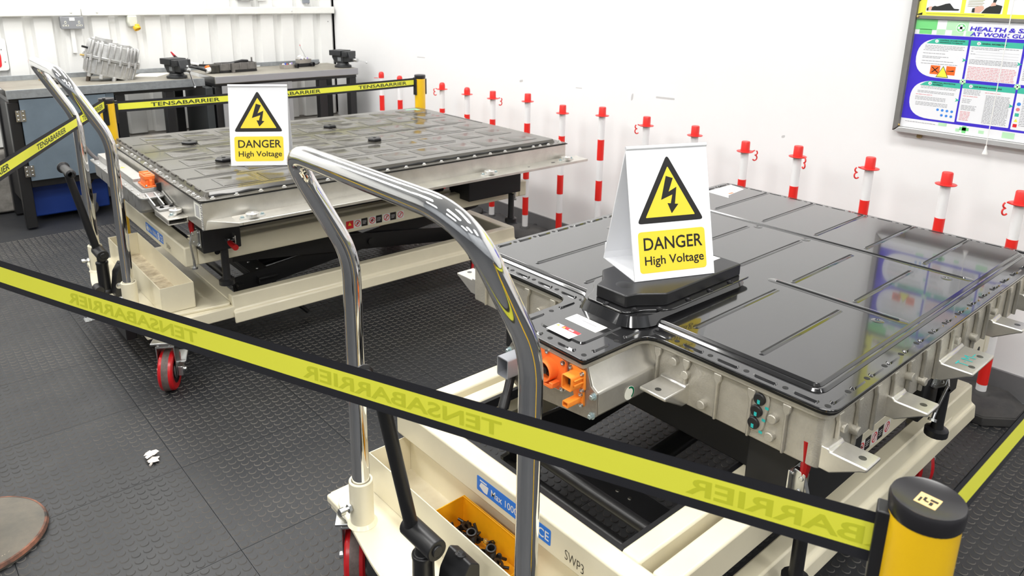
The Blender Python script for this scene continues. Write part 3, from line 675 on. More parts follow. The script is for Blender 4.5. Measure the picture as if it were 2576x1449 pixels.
# rim details: long beads and bolt holes
bead = MB().prism(cap_poly((-.021, 0), (.021, 0), .0062), 0, .0035, inset=.0025).build('rim_bead', lid_black_flange, lid2)
hole = MB().prism(circ(0, 0, .0062, 14), 0, .0003).build('rim_hole', black_matt, lid2)
ring = None; firsts = [True, True]
def rim(p, q, skip0=0, skip1=0):
    p, q = Vector(p), Vector(q); L = (q-p).length; n = max(1, round(L/.0855)); a = math.atan2(q.y-p.y, q.x-p.x)
    for i in range(n+1):
        c = p+(q-p)*(i/n)
        if not (skip0 and i == 0) and not (skip1 and i == n): copy_obj(hole, lid2, (c.x, c.y, .7351))
        if i < n:
            c = p+(q-p)*((i+.5)/n); copy_obj(bead, lid2, (c.x, c.y, .7350), a)
rim((px0, ty0), (px0, py0)); rim((px0, py0), (px1, py0), 1); rim((px1, py0), (px1, py1), 1); rim((px1, py1), (px0, py1), 1); rim((px0, py1), (px0, ty1), 1)
rim((px0, ty1), (tx, ty1), 1); rim((tx, ty1), (tx, ty0), 1); rim((tx, ty0), (px0, ty0), 1, 1)
bead.location = (tx-.0, .5*(ty0+ty1), .6); hole.location = (0, 0, 0)
bpy.data.objects.remove(bead); bpy.data.objects.remove(hole)
# long swages pressed into the lid
K = .987
for (xa, xb) in ((1.40, 1.757), (1.845, 2.187), (2.285, 2.65)):
    for y in (.747, .918, 1.083, 1.272, 1.462):
        if xa < 1.5 and y == 1.083: continue
        if xa < 1.5 and y == 1.272: xq = 1.53
        else: xq = xb
        sw = MB(); sw.prism(cap_poly((xa*K, y*K), (min(xq*K, 2.6), y*K), .0078), .7476, .7496, inset=.005); sw.mat(1).prism(cap_poly((xa*K+.003, y*K+.0035), (min(xq*K, 2.6)-.003, y*K+.0035), .0022), .7496, .7499)
        sw.build('lid_swage', [lid_black, gasket], lid2)
for (x, ya, yb) in ((2.25, .62, 1.55), (1.815, .62, .96), (1.815, 1.22, 1.55)):
    MB().prism(cap_poly((x*K, ya*K), (x*K, yb*K), .016), .7476, .7488, inset=.004).build('lid_ridge', lid_black, lid2)
    MB().prism(cap_poly((x*K, ya*K+.01), (x*K, yb*K-.01), .006), .7489, .7520, inset=.003).build('lid_ridge', lid_black_flange, lid2)
for (x, y) in ((2.21, .66), (1.775, .66), (2.215, 1.08), (2.215, 1.25)):
    MB().lathe([(.015, 0), (.012, .0012), (.006, .0012), (.005, .0003), (0, .0003)], (x*K, y*K, .7476), (0, 0, 1), 18).build('lid_boss', lid_black_flange, lid2)
# raised service cover
dome = [(1.262, 1.02), (1.31, .985), (1.70, .975), (1.735, 1.0), (1.735, 1.205), (1.70, 1.225), (1.335, 1.222), (1.262, 1.17)]
MB().prism(rounded(dome, .03), .7386, .7625, inset=.012).build('cover_pedestal', lid_black_flange, lid2, bev=.003, seg=3)
cvp = [(1.298, 1.052), (1.33, 1.043), (1.388, 1.0), (1.708, 1.0), (1.713, 1.205), (1.385, 1.205), (1.335, 1.158), (1.298, 1.146)]
MB().prism(rounded(offset(cvp, .021), .02), .7627, .7675).build('cover_flange', lid_black_flange, lid2, bev=.0015)
scv = MB().prism(rounded(cvp, .006), .7677, .800).build('service_cover', black_plastic, lid2, 'matt black raised service cover', bev=.003)
for (x, y) in ((1.284, 1.10), (1.31, 1.033), (1.36, .998), (1.46, .987), (1.55, .987), (1.64, .987), (1.722, 1.02), (1.724, 1.10)):
    MB().lathe([(.008, 0), (.008, .003), (.005, .0035), (.004, .002), (0, .002)], (x, y, .7675), (0, 0, 1), 14).build('cover_bolt', black_plastic, lid2)
MB().lathe([(.022, 0), (.02, .0006), (.0, .0006)], (1.35, 1.10, .8), (0, 0, 1), 20).build('cover_disc', black_paint, scv)
MB().prism(rect(1.63, 1.06, 1.70, 1.115), .8, .8003).build('cover_label', label_white, scv)
# stickers on the neck
lb = MB(); lb.prism(rounded(rect(1.196, 1.048, 1.238, 1.147), .002), 0, .0003, lambda a, b_, h: (a*.995+.002, b_, .7386+h)); lb.mat(1)
for i in range(12): lb.face([(1.222+(.008-.0016*0)*math.cos(2*PI*i/12)-0, 1.136+.008*math.sin(2*PI*i/12), .739), (1.222+.008*math.cos(2*PI*(i+1)/12), 1.136+.008*math.sin(2*PI*(i+1)/12), .739), (1.222+.0066*math.cos(2*PI*(i+1)/12), 1.136+.0066*math.sin(2*PI*(i+1)/12), .739), (1.222+.0066*math.cos(2*PI*i/12), 1.136+.0066*math.sin(2*PI*i/12), .739)])
for i in range(11): lb.face([(1.214, 1.112-i*.004, .739), (1.214, 1.1096-i*.004, .739), (1.220, 1.1096-i*.004, .739), (1.220, 1.112-i*.004, .739)])
lb.build('part_sticker', [label_cream, ink_grey], lid2, smooth=False)
lb = MB(); F_ = lambda a, b_, h: (a, b_, .7386+h); lb.prism(rounded(rect(1.122, 1.064, 1.163, 1.139), .002), 0, .0003, F_)
lb.mat(1).prism(rect(1.151, 1.0645, 1.1628, 1.118), .0003, .0005, F_); lb.mat(2).prism([(1.152, 1.126), (1.152, 1.137), (1.161, 1.1315)], .0003, .0005, F_); lb.prism([(1.153, 1.108), (1.153, 1.116), (1.160, 1.112)], .0005, .0007, F_)
lb.mat(0).prism(rect(1.154, 1.092, 1.160, 1.098), .0005, .0007, F_).prism(rect(1.154, 1.084, 1.160, 1.090), .0005, .0007, F_)
lb.mat(3)
for i in range(4): lb.prism(rect(1.128+i*.0052, 1.07+.008*(i % 2), 1.129+i*.0052, 1.134), .0003, .0005, F_)
lb.build('warning_sticker', [label_white, label_red, sign_yellow, ink_grey], lid2, 'white and red warning sticker', smooth=False)
lb = MB(); F_ = lambda a, b_, h: (a, b_, .7477+h); lb.prism([(2.42, 1.50), (2.45, 1.52), (2.58, 1.535), (2.60, 1.605), (2.43, 1.605)], 0, .0003, F_); lb.mat(1).prism(rect(2.47, 1.527, 2.50, 1.537), .0003, .0005, F_)
lb.mat(2).text('CE', lambda q: F_(2.515+q[0], 1.545+q[1], .0006), .03, 0); lb.build('corner_sticker', [label_white, poster_orange, ink_grey], lid2, smooth=False)
# wall ribs, bosses, plugs, lugs
def rib(x, y, nx, ny, boss=True):
    b = MB(); t = (-ny, nx)
    b.prism([(-.0095, .7055), (.0095, .7055), (.0085, .690), (.0035, .682), (.003, .594), (-.003, .594), (-.0035, .682), (-.0085, .690)], 0, .010, lambda a, z, h: (x+t[0]*a+nx*h, y+t[1]*a+ny*h, z))
    b.build('case_rib', alu_cast, B2, bev=.0025)
for y in (.952, .872, .79, .708, .628, 1.30, 1.40, 1.50, 1.58): rib(px0, y, -1, 0)
for x in [1.36+.0855*k for k in range(15)]: rib(x, py0, 0, -1)
for (y, z) in ((.823, .615), (.872, .668), (.905, .688), (.655, .66), (.657, .618), (1.55, .66), (1.35, .655)):
    MB().lathe([(.0105, 0), (.0105, .012), (.009, .0135), (0, .0135)], (px0, y, z), (-1, 0, 0), 18).build('case_boss', alu_cast, B2)
for (x, z) in ((1.372, .668), (1.44, .632), (1.70, .664), (1.79, .62), (1.98, .666), (2.12, .63), (2.25, .668)):
    MB().lathe([(.0105, 0), (.0105, .015), (.009, .0165), (0, .0165)], (x, py0, z), (0, -1, 0), 18).build('case_boss', alu_cast, B2)
fl2 = lambda y, z, h: (px0-h, y, z)
pb = MB().prism(cap_poly((.695, .632), (.689, .690), .0215, 10), 0, .005, fl2).build('plug_plate', alu_cast, B2, bev=.002)
for (y, z) in ((.6885, .690), (.6925, .6605), (.6965, .631)):
    p = MB(); p.lathe([(.0135, 0), (.0135, .004), (.0115, .0055), (0, .0055)], (px0-.005, y, z), (-1, 0, 0), 22); pg = p.build('vent_plug', black_plastic, pb)
    MB().prism(rect(y-.003, z-.010, y+.003, z-.001), .0106, .0109, fl2).build('ink_mark', cyan_ink, pg)
    MB().prism(rect(y-.021, z-.018, y-.013, z-.012), .0052, .0055, fl2).build('ink_mark', cyan_ink, pb)
def lug(p, d, w, l, z=.640, hb=.045, holes=((0, .75),), corner=False):
    # p: point on the wall, d: outward normal, w width, l length
    d = Vector((*d, 0)); t = Vector((-d.y, d.x, 0)); p = Vector((*p, 0)); b = MB()
    pr_ = [(-.004, z+.006), (.012, z+.006), (.016, z), (l, z), (l, z-.008), (l-.012, z-.013), (.02, z-hb), (-.004, z-hb)]
    b.prism(pr_, -w/2, w/2, lambda a, zz, h: tuple(p+d*a+t*h+Vector((0, 0, zz))))
    o = b.build('mounting_lug', M('lug_aluminium', (.74, .72, .67), .3, .75, vary=.12, vs=25, bump=.04, bs=120), B2, bev=.003)
    for (s, f) in holes:
        c = p+d*(l*f)+t*(s*w); MB().prism([(c.x+.0075*math.cos(2*PI*k/16), c.y+.0075*math.sin(2*PI*k/16)) for k in range(16)], z+.0001, z+.0004).build('lug_hole', steel_dark, o)
    return o
lug((1.343, py0), (0, -1), .062, .088); lug((1.640, py0), (0, -1), .065, .085)
l3 = lug((1.950, py0), (0, -1), .15, .085, holes=((.25, .75), (-.25, .82)))
lug((2.275, py0), (0, -1), .065, .085); lug((2.55, py0), (0, -1), .065, .085)
lug((px0, .900), (-1, 0), .072, .088); lug((1.35, py1), (0, 1), .065, .09, .645); lug((1.70, py1), (0, 1), .065, .09); lug((2.3, py1), (0, 1), .065, .09)
MB().text('T·M–', lambda q: (1.905+q[1]*1.0, py0-.022-q[0]*0-.0+0-(-q[0])*0-.0, .6405) if 0 else (1.90+q[0], py0-.062+q[1], .6405), .038, -.006, width=.09).build('ink_lettering', cyan_ink, l3, smooth=False)
# round sticker on the neck flank
b = MB(); C0 = (1.21, .62)
fn = lambda a, z, h: (a, .9528-h, z)
b.prism(circ(*C0, .017, 20), 0, .0003, fn); b.mat(1)
for i in range(-4, 7):
    a0, a1 = PI*i/12, PI*(i+1)/12
    b.face([fn(C0[0]+.016*math.cos(a0), C0[1]+.016*math.sin(a0), .0005), fn(C0[0]+.016*math.cos(a1), C0[1]+.016*math.sin(a1), .0005), fn(C0[0]+.0115*math.cos(a1), C0[1]+.0115*math.sin(a1), .0005), fn(C0[0]+.0115*math.cos(a0), C0[1]+.0115*math.sin(a0), .0005)])
b.build('round_sticker', [label_cream, green_ink], B2, smooth=False)

# ================================================================ danger signs
def danger_sign(label, FL, FR, z0, lean, flap):
    FL, FR = Vector((*FL, z0)), Vector((*FR, z0)); e = (FR-FL).normalized(); bk = Vector((-e.y, e.x, 0)); w = (FR-FL).length; H = .323
    t = thing('danger_sign', label, 'sign', FL+e*w/2+bk*lean, math.atan2(e.y, e.x), 'folded high voltage signs')
    # local frame: x across, y to the back, z up; the front sheet leans back
    up = Vector((0, lean, H)); L = up.length; un = up/L; nrm = Vector((0, -un.z, un.y))
    f = lambda a, b, h: tuple(Vector((-w/2+a, -lean, 0))+un*b+nrm*h)
    th = .004
    ne = Vector((0, un.z, un.y)); un2 = Vector((0, -un.y, un.z))
    g_ = lambda a, b, h: tuple(Vector((-w/2+a, lean, 0))+un2*b+ne*h)
    MB().prism(rect(0, 0, w, L), -th, 0, f).build('front_sheet', sign_white, t, bev=.0008)
    MB().prism(rect(0, 0, w, L), -th, 0, g_).build('rear_sheet', sign_white, t, bev=.0008)
    MB().cyl((-w/2, 0, H-.004), (w/2, 0, H-.004), .0052, 12).build('fold', sign_white, t)
    if flap:
        MB().box(-w/2, -lean+.002, 0, w/2, lean-.002, .0025).box(-w/2, lean-.010, .0025, w/2, lean-.0065, .046).build('base_flap', sign_white, t)
    P_ = lambda x, y: (x*w, (1-y)*L)
    tri = [P_(.49, .072), P_(.075, .578), P_(.905, .578)]
    b = MB(); b.prism(rounded(tri, .012), 0, .0003, f).mat(1).prism(rounded(offset(tri, -.0145), .003), .0003, .0006, f).mat(0)
    zig = [(1908, 785), (1946, 797), (1918, 858), (1963, 838), (1949, 915), (1968, 917), (1928, 958), (1908, 910), (1926, 912), (1938, 872), (1874, 893)]
    b.prism([P_((x-1702)/446, (y-643)/612) for x, y in zig], .0006, .0009, f)
    b.build('warning_triangle', [print_black, sign_yellow], t, 'black and yellow lightning warning triangle', smooth=False)
    b = MB(); b.prism(rounded(rect(*P_(.075, .945), *P_(.905, .637)), .010), 0, .0003, f).mat(1)
    b.text('DANGER', lambda q: f(w*.125+q[0], L*(1-.775)+q[1], .0006), .0445, .012, width=w*.73)
    b.text('High Voltage', lambda q: f(w*.13+q[0], L*(1-.885)+q[1], .0006), .031, .012, width=w*.735)
    b.build('danger_panel', [sign_yellow, print_black], t, 'yellow panel reading DANGER High Voltage', smooth=False)
    return t
danger_sign('white folded danger sign standing on the grey battery pack lid', (1.116, 2.992), (1.310, 2.863), .7743+.0015, .058, False)
danger_sign('white folded danger sign standing on the black cover in the foreground', (1.380, 1.093), (1.590, 1.004), .8006, .092, True)

# ================================================================ belt barrier posts and belts
def barrier_post(label, x, y, rz, ztop=.95, k=1., slots=(0, 90, 180, 270), logo=False, base_mat=None, word=False):
    t = thing('barrier_post', label, 'post', (x, y, 0), rz, 'yellow belt barrier posts'); R = .0335*k; BR = .175 if base_mat else .148
    base = MB().lathe([(0, 0), (BR-.003, 0), (BR, .008), (BR-.005, .018), (.10, .032), (.055, .042), (.048, .050), (R, .052)], n=48).build('post_base', base_mat or black_plastic, t)
    if base_mat:
        e = MB().lathe([(.1722, .002), (.1755, .009), (.1712, .0185), (.166, .0195)], n=48).build('base_rim', rust_edge, base)
        vs, fs = text_mesh('TENSABARRIER', .01, 'CENTER'); b = MB(); ln = 2.15/6.4
        for v in [0]:
            out = []
            for (a, c) in vs:
                th = -.40+a*ln*.78*-1*-1; r = .128+c*.028; ang = th
                out.append((r*math.sin(ang+PI)*-1 if 0 else r*math.sin(ang), -r*math.cos(ang), .0315-(r-.10)*.19))
            # letters run clockwise seen from above, tops to the outside -> mirrored order
            b.add([(-p[0] if 0 else p[0], p[1], p[2]) for p in out], fs)
        b.build('embossed_lettering', emboss, base, smooth=False)
    MB().lathe([(R, .05), (R, ztop-.022), (R*.95, ztop-.022)], n=36).build('post_tube', yellow_post, t)
    c = MB(); Rc = R*1.06
    c.lathe([(R*.9, ztop-.030), (Rc*.98, ztop-.022), (Rc, ztop-.012), (Rc, ztop-.004), (Rc*.96, ztop), (Rc*.9, ztop-.001), (Rc*.45, ztop-.0045), (0, ztop-.005)], n=40)
    cp = c.build('post_cap', M('cap_black', (.018, .017, .019), .28), t)
    if logo:
        lg = MB(); s = .0115; F_ = lambda a, b_, h: (a, b_, ztop-.0046+h)
        lg.prism(rect(-s, -s, s, s), 0, .0004, F_).mat(1)
        for q in ([(-.2, .15), (.35, .15), (.35, .35), (-.2, .35)], [(-.55, -.45), (-.05, -.45), (-.05, -.2), (-.55, -.2)], [(.1, -.7), (.4, -.7), (.4, -.1), (.1, -.1)], [(-.6, .45), (.1, .45), (.1, .62), (-.6, .62)], [(-.3, -.1), (-.1, -.1), (-.1, .2), (-.3, .2)]):
            lg.prism([(a*s*1.2, b_*s*1.2) for a, b_ in q], .0004, .0007, F_)
        lg.build('cap_badge', [M('badge_gold', (.75, .52, .22), .5), print_black], cp, 'small square gold badge', smooth=False)
    for s in slots:
        a = math.radians(s); ca_, sa_ = math.cos(a), math.sin(a)
        b = MB(); f = lambda u, v, z: (ca_*u-sa_*v, sa_*u+ca_*v, z)
        w2 = .012*k; pts = [f(u, v, z) for z in (ztop-.125, ztop-.026) for (u, v) in ((R*.8, -w2), (R*1.30, -w2), (R*1.30, w2), (R*.8, w2))]
        b.add(pts, [(0, 1, 2, 3), (4, 5, 6, 7), (0, 1, 5, 4), (1, 2, 6, 5), (2, 3, 7, 6), (3, 0, 4, 7)]); b.build('belt_slot', black_plastic, t, bev=.002)
    return t
PN, PL, PF, PC, PR = (.835, .226), (.917, 3.993), (2.741, 3.999), (.050, 2.262), (3.02, .226)
def dirn(a, b): return math.degrees(math.atan2(b[1]-a[1], b[0]-a[0]))
barrier_post('yellow belt barrier post nearest the camera, with a square gold badge on its black cap', *PN, 0, .955, 1.12, (dirn(PN, PC), 0), logo=True)
barrier_post('yellow belt barrier post behind the far push handle, before the grey workbench cabinet', *PL, 0, .95, 1.0, (dirn(PL, PF), dirn(PL, PC)))
barrier_post('yellow belt barrier post at the far corner behind the grey pack, near the wall posts', *PF, 0, .95, 1.0, (180, 0))
barrier_post('yellow belt barrier post on a rusty round base at the left edge', *PC, 0, .95, 1.0, (dirn(PC, PN), dirn(PC, PL)), base_mat=rust)
barrier_post('yellow belt barrier post out of sight at the right end of the belt', *PR, 0, .95, 1.0, (180,))

def belt(label, p, q, zc0, zc1, sag, w, runs, mirror=False, ghost=False, tlen=.36, r0=.042, r1=.042, tilt=0.):
    p, q = Vector((*p, 0)), Vector((*q, 0)); d = (q-p); L = d.length; d.normalize(); nv = Vector((-d.y, d.x, 0))
    o = thing('barrier_belt', label, 'belt', p, 0, 'belts of the cordon')
    zz = lambda s: zc0+(zc1-zc0)*s/L-sag*4*(s/L)*(1-s/L)
    f = lambda s, y, h: tuple(d*s+nv*(h+y*tilt)+Vector((0, 0, zz(s)+y)))
    ns = 40; th = .0006; bands = [(-w/2, -w*.28, 0), (-w*.28, w*.28, 1), (w*.28, w/2, 0)]
    for nm, mt, sel in (('belt_edge', belt_black, 0), ('belt_stripe', belt_yellow, 1)):
        for (ya, yb, mi) in bands:
            if mi != sel: continue
            b = MB()
            for h in (-th, th):
                vs = [f(r0+(L-r0-r1)*i/ns, y, h) for i in range(ns+1) for y in (ya, yb)]
                b.add(vs, [(2*i, 2*i+1, 2*i+3, 2*i+2) for i in range(ns)])
            b.build(nm, mt, o)
    for (s0, sgn) in runs:
        bt = MB()                         # s0 start, sgn direction in which the words run
        vs, fs = text_mesh('TENSABARRIER', .022, 'LEFT'); xs = max(v[0] for v in vs); hh = w*.36/.72
        for side in ((1, -1) if not ghost else (1, -1)):
            out = []; keep = []
            for (a, c) in vs: out.append(f(s0+sgn*a*tlen/xs, (c-.36)*hh, side*(th+.0003)))
            ss = [s0+sgn*a*tlen/xs for (a, c) in vs]
            bt.add(out, [q_ for q_ in fs if all(r0 < ss[i] < L-r1 for i in q_)])
        if not bt.f: continue
        bt.build('belt_lettering', belt_ghost if ghost else belt_print, o, smooth=False)
    for (s, e) in ((r0-.012, 1), (L-r1-.006, -1)):
        bb = MB(); pts = [f(ss, y, h) for ss in (s, s+.018) for y in (-w*.56, w*.56) for h in (-.006, .006)]
        bb.add(pts, [(0, 1, 3, 2), (4, 5, 7, 6), (0, 1, 5, 4), (2, 3, 7, 6), (0, 2, 6, 4), (1, 3, 7, 5)]); bb.build('belt_clip', black_plastic, o, bev=.002)
    return o
belt('black and yellow barrier belt across the whole foreground, its lettering showing mirrored through', PN, PC, .884, .868, .012, .068, [(-.115, 1), (.545, 1), (1.187, 1), (1.85, 1)], ghost=True, tlen=.385)
belt('black and yellow barrier belt on the left, running past the far push handle', PC, PL, .905, .925, -.002, .058, [(.315, 1), (.93, 1), (1.515, 1)], tlen=.345)
belt('black and yellow barrier belt along the back, before the workbenches', PL, PF, .905, .906, .006, .054, [(.20, 1), (.785, 1), (1.378, 1)], tlen=.345)
belt('black and yellow barrier belt at the right edge, running to the wall', PN, PR, .888, .90, .0, .066, [(.6, 1), (1.3, 1)], tlen=.36)

# ================================================================ red and white chain posts along the right wall
tops = [(4.882, .873), (4.634, .868), (4.115, .873), (3.842, .870), (3.582, .874), (3.260, .895), (2.967, .864), (2.669, .891), (2.368, .881), (2.074, .877), (1.799, .847), (1.546, .868), (1.240, .874), (.956, .868), (.709, .848)]
kind = ['tab', 'dome', 'domehook', 'dome', 'hookR', 'flat', 'flat', 'flat', 'hookL', 'flat', 'hookR', 'hookF', 'hookL', 'flat', 'hookL']
ordn = ['first', 'second', 'third', 'fourth', 'fifth', 'sixth', 'seventh', 'eighth', 'ninth', 'tenth', 'eleventh', 'twelfth', 'thirteenth', 'fourteenth', 'fifteenth']
R_ = .0178
pb_ = MB(); octo = [(.155*math.cos(PI/8+k*PI/4), .155*math.sin(PI/8+k*PI/4)) for k in range(8)]
pb_.prism(octo, 0, .035).prism(offset(octo, -.002), .0351, .058, inset=.05).lathe([(.034, .057), (.026, .068), (R_, .07)], n=20)
base0 = None; band0 = None
CHX = 3.012
for i, ((y3, z3), kd) in enumerate(zip(tops, kind)):
    s_ = CHX/3.0; y = y3*s_; zt_ = 1.5-(1.5-z3)*s_
    if i == 14: y += .004
    look = {'tab': 'with a round cap and a side tab', 'dome': 'with a round cap', 'domehook': 'with round cap and left hook', 'flat': 'with a flat cap and disc', 'hookR': 'with flat cap and right hook', 'hookL': 'with flat cap and left hook', 'hookF': 'with flat cap and front hook'}[kd]
    t = thing('chain_post', f'red and white post {look}, {ordn[i]} from the corner', 'post', (CHX, y, 0), .2*i, 'red and white posts along the right wall')
    if base0 is None:
        base0 = pb_.build('post_base', rubber_base, t, bev=.004)
        MB().prism(cap_poly((.07, .0), (.105, .02), .014), .0505, .0535).build('base_slot', black_matt, base0); MB().prism(circ(.06, -.07, .009), .0505, .0545).build('base_hole', black_matt, base0)
    else:
        bc = copy_tree(base0, t)
        if i not in (5, 14): bc.scale = (.74, .74, 1)
    zc = zt_-.045
    MB().lathe([(R_, .065), (R_, zc)], n=24).build('post_tube', white_tube, t)
    z = zc-.132
    while z > .09:
        za = max(z-.114, .071)
        if band0 is None: band0 = MB().lathe([(R_, -.114), (R_+.0006, -.114), (R_+.0006, 0), (R_, 0)], n=24).build('red_band', red_band, t); band0.location = (0, 0, z)
        else:
            c = copy_obj(band0, t, (0, 0, z))
            if z-.114 < .07: c.scale = (1, 1, (z-.07)/.114)
        z -= .229
    cpb = MB(); rr = R_+.0022
    if 'dome' in kd or kd == 'tab': cpb.lathe([(rr, -.002), (rr, .024), (rr*.92, .034), (rr*.65, .042), (0, .0455)], (0, 0, zc), n=24)
    else: cpb.lathe([(rr, -.002), (rr*.96, .041), (rr*.86, .0445), (0, .045)], (0, 0, zc), n=24)
    if kd == 'tab': cpb.prism(cap_poly((-.022, .02), (-.036, .035), .006), zc-.004, zc-.001)
    else: cpb.lathe([(rr, -.003), (.036, -.0035), (.0375, -.001), (.036, 0), (rr, 0)], (0, 0, zc), n=28)
    t.rotation_euler = (0, 0, 0)
    co = cpb.build('post_cap', red_plastic, t, bev=0)
    if 'hook' in kd:
        vx = Vector((math.cos(YAW), -math.sin(YAW), 0)); vy = Vector((-math.sin(YAW), -math.cos(YAW), 0))
        dd = {'domehook': -vx, 'hookL': -vx, 'hookR': vx, 'hookF': (vy*.97+vx*.25)}[kd]; side = vy if 'F' not in kd else vx
        pth = []
        for q in range(17):
            a = PI*.5+q/16*PI*1.25; pth.append(dd*(.047+.010*math.cos(a)*-1)+Vector((0, 0, zc-.006+.010*math.sin(a)-.002)))
        lower = [dd*(.047+.010*math.cos(PI*.75-q/12*PI*1.55)*1)+Vector((0, 0, zc-.031+.0125*math.sin(PI*.75-q/12*PI*1.55))) for q in range(13)]
        hk = MB(); hk.tube([dd*.034+Vector((0, 0, zc-.001)), dd*.045+Vector((0, 0, zc+.003))], .003, 8)
        hk.tube(pth[2:14]+[dd*.050+Vector((0, 0, zc-.0205))]+lower[3:], .0032, 8); hk.build('chain_hook', red_plastic, co)

# ================================================================ workbenches on the back wall
def sheet_leg(name, t, x, y, z1, w=.06, d=.06, z0=0): return MB().box(x-w/2, y-d/2, z0, x+w/2, y+d/2, z1).build(name, black_paint, t, bev=.004)
WB1 = thing('workbench', 'left workbench with a galvanised top and blue-grey steel doors, gearbox on it', 'workbench', (0, 0, 0), 0, 'workbenches on the back wall')
a0, a1, yf, yb, zt = .683, 1.836, 5.272, 5.775, .86
MB().box(a0, yf, zt-.05, a1, yf+.012, zt-.001).box(a0, yf+.0, zt-.004, a1, yb, zt).build('worktop', [galv_top], WB1, bev=.003)
MB().box(a0-.0002, yf-.003, zt-.052, a1+.0002, yf-.0002, zt+.0005).build('front_lip', galv, WB1, bev=.0015)
MB().box(a0, yb-.006, zt+.0002, a1, yb, zt+.032).build('splash_back', galv, WB1, bev=.001)
MB().box(a0+.01, yf+.025, zt-.075, a1-.01, yb-.02, zt-.0501).build('under_frame', black_paint, WB1)
for (x, y) in ((.712, yf+.055), (.712, yb-.06), (1.30, yf+.055), (1.605, yf+.055), (1.79, yb-.06)): sheet_leg('leg', WB1, x, y, zt-.0755)
MB().box(.695, yf+.086, .15, .703, yb-.09, zt-.0755).build('side_panel', black_matt, WB1)
MB().box(.742, yf+.03, .255, 1.27, yf+.085, .30).build('cabinet_rail', black_paint, WB1, bev=.003)
MB().box(.705, yf+.09, .30, 1.27, yb-.09, .77).build('cabinet_body', black_matt, WB1)
MB().box(1.215, yf+.015, .30, 1.262, yf+.022, .803).build('cabinet_frame', door_steel, WB1, bev=.001)
dr = MB().box(.742, yf+.004, .302, 1.212, yf+.014, .800).build('cabinet_door', door_steel, WB1, bev=.002)
for z in (.705, .365):
    h = MB(); h.box(.714, yf-.001, z-.034, .764, yf+.003, z+.034); h.cyl((.739, yf-.002, z-.034), (.739, yf-.002, z+.034), .004, 8)
    for x in (.725, .753):
        for dz in (-.024, 0, .024): h.lathe([(.006, 0), (.004, .003), (0, .004)], (x, yf-.001, z+dz), (0, -1, 0), 10)
    h.build('door_hinge', zinc, dr)
cw_ = MB(); cw_.lathe([(.0, -.016), (.05, -.016), (.056, -.01), (.056, .01), (.05, .016), (0, .016)], (1.05, yf+.10, .057), (0, 1, 0), 24)
cst = cw_.build('bench_castor', rubber_base, WB1)
MB().prism([(-.028, .03), (.028, .03), (.05, .15), (-.05, .15)], yf+.078, yf+.082, lambda a, z, h: (1.05+a, h, z)).build('castor_fork', zinc, cst)
MB().obox((1.02, yf+.07, .16), (1.10, yf+.07, .26), .02, .006).build('castor_brace', black_paint, cst)
MB().box(.76, yf+.20, .02, 1.20, yb-.12, .24).build('blue_box', blue_crate, WB1, 'dark blue box under the cabinet', bev=.01)

WB2 = thing('workbench', 'right workbench with a grey steel cabinet, its top reaching the corner', 'workbench', (0, 0, 0), 0, 'workbenches on the back wall')
c0, c1, yf2 = 1.910, 3.030, 5.275; zt2 = .862
MB().box(c0, yf2, zt2-.05, c1, yf2+.012, zt2-.001).box(c0, yf2, zt2-.004, c1, yb, zt2).build('worktop', galv_top, WB2, bev=.003)
MB().box(c0-.0002, yf2-.003, zt2-.046, c1+.0002, yf2-.0002, zt2+.0005).build('front_lip', M('lip_grey', (.36, .36, .38), .45, .4), WB2, bev=.0015)
MB().box(c0, yb-.006, zt2+.0002, 2.955, yb, zt2+.032).build('splash_back', galv, WB2, bev=.001)
MB().box(c0+.005, yf2+.02, zt2-.072, c1-.005, yb-.02, zt2-.0502).build('under_frame', black_paint, WB2)
for (x, y, w) in ((1.935, yf2+.05, .05), (2.735, yf2+.05, .066), (2.995, yf2+.05, .056), (2.995, yb-.06, .05), (1.935, yb-.06, .05)): sheet_leg('leg', WB2, x, y, zt2-.0725, w)
MB().box(1.845, yf2+.02, .10, 1.895, yb-.05, .79).build('side_cabinet', M('side_panel', (.03, .035, .038), .45), WB2, bev=.004)
MB().box(1.962, yf2+.02, .30, 2.45, yb-.1, .785).build('cabinet_body', panel_grey, WB2, bev=.003)
d2 = MB().box(1.955, yf2+.004, .30, 2.44, yf2+.018, .795).build('cabinet_door', panel_grey, WB2, bev=.003)
MB().box(2.442, yf2+.010, .30, 2.478, yf2+.018, .795).build('cabinet_frame', panel_grey, WB2, bev=.002)
MB().box(1.935, yf2-.002, .70, 1.975, yf2+.003, .72).build('door_hinge', zinc, d2)

# ---------------------------------------------------------------- things on the benches
GB = thing('gearbox', 'silver cast aluminium gearbox lying tilted on the left workbench', 'gearbox', (1.33, 5.52, .861), math.radians(-6))
TI = Matrix.Rotation(math.radians(15.5), 4, 'Y')
g0 = Vector((0, 0, .125))
f = lambda a, b_, h: tuple(TI @ Vector((a, b_, h))+g0)
ol = [(-.155, -.095), (-.06, -.125), (.07, -.125), (.15, -.085), (.165, .02), (.13, .10), (.0, .125), (-.12, .11), (-.165, .02)]
low = MB().prism(rounded(offset(ol, -.016), .03), -.105, -.006, f, inset=-.006)
for k, (p, q) in enumerate(zip(ol, ol[1:]+ol[:1])):
    for s in (.2, .55, .9):
        c = Vector(p)*(1-s)+Vector(q)*s; n_ = Vector((c.x, c.y)).normalized()
        low.obox(f(c.x-n_.x*.016, c.y-n_.y*.016, -.095), f(c.x-n_.x*.012, c.y-n_.y*.012, -.01), .008, .012, TI @ Vector((n_.x, n_.y, 0)))
lo = low.build('lower_casing', alu_motor, GB, bev=.003)
fl_b = MB().prism(rounded(ol, .03), -.006, .012, f).build('casing_flange', alu_motor, GB, bev=.002)
